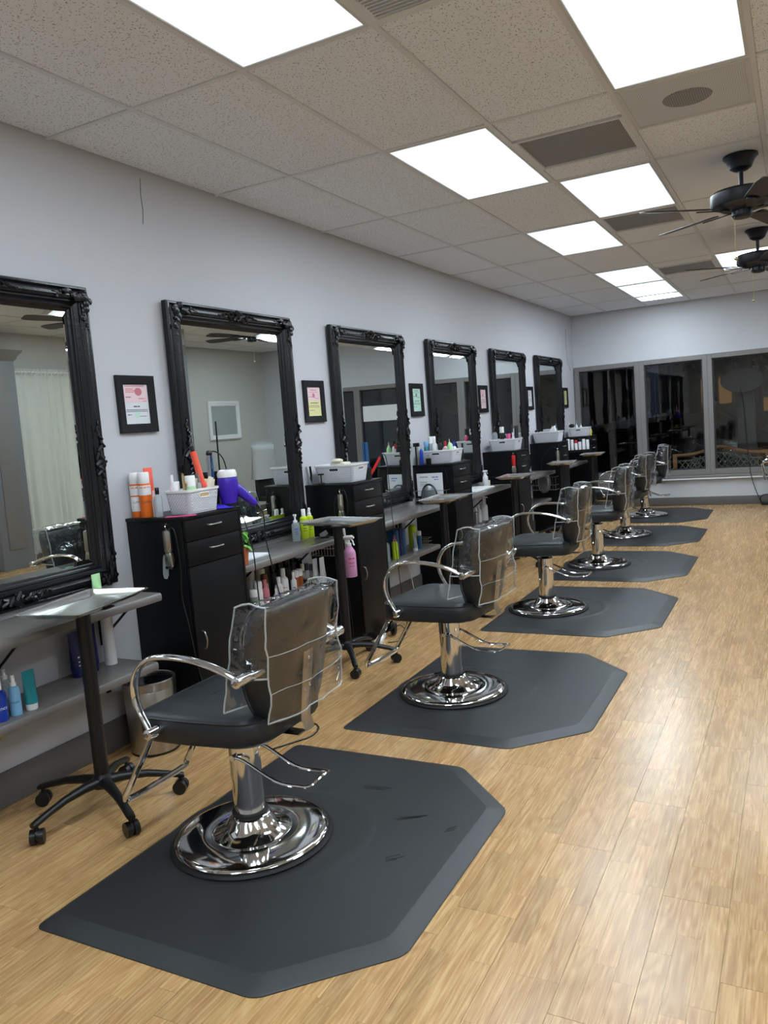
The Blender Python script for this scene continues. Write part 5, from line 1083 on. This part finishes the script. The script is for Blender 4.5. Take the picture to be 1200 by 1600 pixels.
# ------------------------------------------------------------ outside the windows, at night
struct('ground', M().box(-6, 14, YF+.14, 60, -.25, -.12), 'sidewalk')
o = tag(M().box(-20, 30, 20.0, 27.5, -.119, -.10).build('road', 'asphalt'), 'dark road beyond the windows', 'road'); o['kind'] = 'structure'
tag(M().box(-20, 30, 19.8, 20.0, -.12, .02).build('kerb', 'sidewalk'), 'pale kerb line of the night street beyond the windows', 'kerb')
t = thing('garden_bench', 'wooden bench with a cast lattice back outside the third window', 'bench', (1.34, 13.25, -.12)); bw = 1.32; zb_ = .12
def arch(u): return .70+zb_+.105*math.exp(-((u-.5)/.20)**2)-.01*abs(u-.5)
P = [(u*bw, 0, arch(u)) for u in [i/24 for i in range(25)]]
M().tube(P, .026, 8, sq=1.2, upv=(0, 0, 1)).build('top_rail', 'bench_wood', t)
for x in (0, bw): M().box(x-.03, x+.03, -.03, .03, 0, .70+zb_+.02).build('post', 'bench_wood', t, bevel=.006); M().box(x-.03, x+.03, -.5, -.44, 0, .42+zb_).build('leg', 'bench_wood', t, bevel=.006); M().box(x-.03, x+.03, -.5, .0, .60, .63).build('arm', 'bench_wood', t, bevel=.006)
for k_ in range(5): M().box(-.02, bw+.02, -.47+k_*.09, -.40+k_*.09, .42, .445).build('seat_slat', 'bench_wood', t, bevel=.005)
m = M(); n_ = 15
for k_ in range(-5, n_):
    for sg in (1, -1):
        pts = []
        for j in range(9):
            z = .46+(.26+zb_)*j/8; x = (k_+.5)*.088+sg*(z-.46)*.75+(0 if sg > 0 else .3)
            if .04 < x < bw-.04 and z < arch(x/bw)-.03: pts.append((x, .0, z))
        if len(pts) > 1: m.tube(pts, .007, 5)
for c in (.3, .7):
    m.tube([(bw*c+.17*math.cos(a), -.004, .62+.13*math.sin(a)) for a in [2*PI*j/24 for j in range(24)]], .009, 5, closed=True)
    for dx in (-.09, .09): m.tube([(bw*c+dx+.06*math.cos(a), -.004, .72+.05*math.sin(a)) for a in [2*PI*j/14 for j in range(14)]], .007, 5, closed=True)
m.tube([(u*bw, -.004, arch(u)-.09) for u in [.05+.9*i/20 for i in range(21)]], .009, 5); m.build('lattice', 'cast_iron', t); M().box(0, bw, -.015, .015, .44, .47).build('lower_rail', 'bench_wood', t)
t = thing('hanging_sign', 'dark oval sign hanging by two straps outside the third window', 'sign', (2.345, 13.3, 1.79)); M().lathe([(.0, -.02), (.30, -.02), (.31, -.012), (.31, .012), (.30, .02), (.0, .02)], 40, (0, 0, 0), 'y', .60, 1.).build('board', 'sign_dark', t)
# lathe about y maps radius onto z and x; straps above
for sx in (-.12, .13): M().box(sx-.010, sx+.010, -.004, .004, .10, 1.20).build('strap', 'black_plastic', t)
t = thing('porch_pillar', 'dark tapering pillar below the hanging sign outside', 'pillar', (2.36, 13.75, -.12)); M().rings([[(-a, -a, z), (a, -a, z), (a, a, z), (-a, a, z)] for a, z in ((.17, 0), (.14, .8), (.10, 1.9), (.10, 3.1))]).build('shaft', 'sign_dark', t)
t = thing('porch_post', 'pale olive post outside the first window', 'post', (.36, 13.4, -.12)); M().box(-.05, .05, -.05, .05, 0, 3.2).build('post', 'stucco', t, bevel=.004)
struct('porch_roof', M().box(-3, 8, YF+.14, 15.2, 3.0, 3.15), 'stucco')
t = thing('evergreen_shrub', 'small dark evergreen shrub outside the first window', 'shrub', (.78, 13.3, -.12)); M().lathe([(.08, 0), (.12, 0), (.15, .28), (.13, .28), (.02, .26)], 20).build('pot', 'charcoal', t); M().cyl((0, 0, .26), (0, 0, 1.2), .015).build('trunk', 'brown', t)
m = M()
for j in range(420):
    z = rnd.uniform(.32, 1.22); rr = .20*(1.28-z)/.95+.02; a = rnd.uniform(0, 6.28); L = rr*rnd.uniform(.6, 1.1); e_ = Vector((math.cos(a)*L, math.sin(a)*L, z-.03)); b_ = Vector((0, 0, z+.03)); sd = Vector((-math.sin(a), math.cos(a), 0))*.018
    m.add([b_, e_*.6+b_*.4+sd, e_, e_*.6+b_*.4-sd], [(0, 1, 2, 3)])
o = m.build('foliage', 'fir', t, fix=False); o['kind'] = 'stuff'
def house(x, y, w, d, h, label, wins):
    t = thing('building', label, 'building', (x, y, -.12)); M().box(-w/2, w/2, 0, d, 0, h).build('walls', 'stucco', t); M().rings([[(-w/2-.3, -.3, h), (w/2+.3, -.3, h), (w/2+.3, d, h), (-w/2-.3, d, h)], [(-w/2+1, d*.5, h+1.6), (w/2-1, d*.5, h+1.6), (w/2-1, d*.5+.1, h+1.6), (-w/2+1, d*.5+.1, h+1.6)]]).build('roof', 'asphalt', t)
    for wx, wz, ww, wh in wins: wf = M().box(wx-ww/2-.08, wx+ww/2+.08, -.08, 0, wz-.08, wz+wh+.08).build('window_frame', 'stucco', t); M().box(wx-ww/2, wx+ww/2, -.10, -.08, wz, wz+wh).build('pane', 'lit_window', wf)
house(2.6, 34, 9, 8, 4.2, 'low building with warm lit windows across the night street', [(-2.7, 1.5, .45, 1.0), (-2.05, 1.5, .45, 1.0), (2.0, .9, 1.1, .6), (-.6, 1.1, .7, .5)])
house(-9, 36, 10, 8, 3.6, 'dim building at the left end of the night street', [(2.2, 1.2, 1.1, 1.0), (-1.5, 1.2, 1.0, 1.0)])
t = thing('street_lamp', 'street lamp glowing between the leaves beyond the middle window', 'street lamp', (-.4, 26, -.12)); M().cyl((0, 0, 0), (0, 0, 5.6), .07).build('pole', 'charcoal', t); M().ell((0, 0, 5.7), .16, .16, .12).build('globe', 'street_lamp', t)
t = thing('street_tree', 'dark leafy tree against the lit building outside', 'tree', (2.2, 22.5, -.12)); M().cyl((0, 0, 0), (0, 0, 3.2), .12, .07).build('trunk', 'brown', t)
m = M()
for j in range(1500):
    v = Vector((rnd.gauss(0, .9), rnd.gauss(0, .7), rnd.gauss(3.9, .75))); a = Vector((rnd.gauss(0, 1), rnd.gauss(0, 1), rnd.gauss(0, 1))).normalized()*.11; b_ = a.cross(Vector((rnd.gauss(0, 1), rnd.gauss(0, 1), rnd.gauss(0, 1)))).normalized()*.07
    m.add([v-a, v-b_, v+a, v+b_], [(0, 1, 2, 3)])
o = m.build('crown', 'fir', t, fix=False); o['kind'] = 'stuff'
t = thing('parked_car', 'dark parked car beyond the middle window', 'car', (1.0, 18.2, -.12)); R = []
for x, zt, hw in ((-2.2, .62, .75), (-2.0, .86, .85), (-1.3, .95, .88), (-.8, 1.38, .80), (.6, 1.42, .80), (1.3, 1.0, .86), (2.0, .9, .84), (2.2, .6, .76)): R.append([(x, -hw, .28), (x, -hw, zt*.62), (x, -hw*.82, zt), (x, hw*.82, zt), (x, hw, zt*.62), (x, hw, .28)])
M().rings(R).build('body', 'black_gloss', t, ang=40)
for wx in (-1.4, 1.35):
    for sy in (-1, 1): M().lathe([(.10, -.10), (.31, -.10), (.33, 0), (.31, .10), (.10, .10)], 24, (wx, sy*.78, .33), 'y').build('wheel', 'rubber', t)
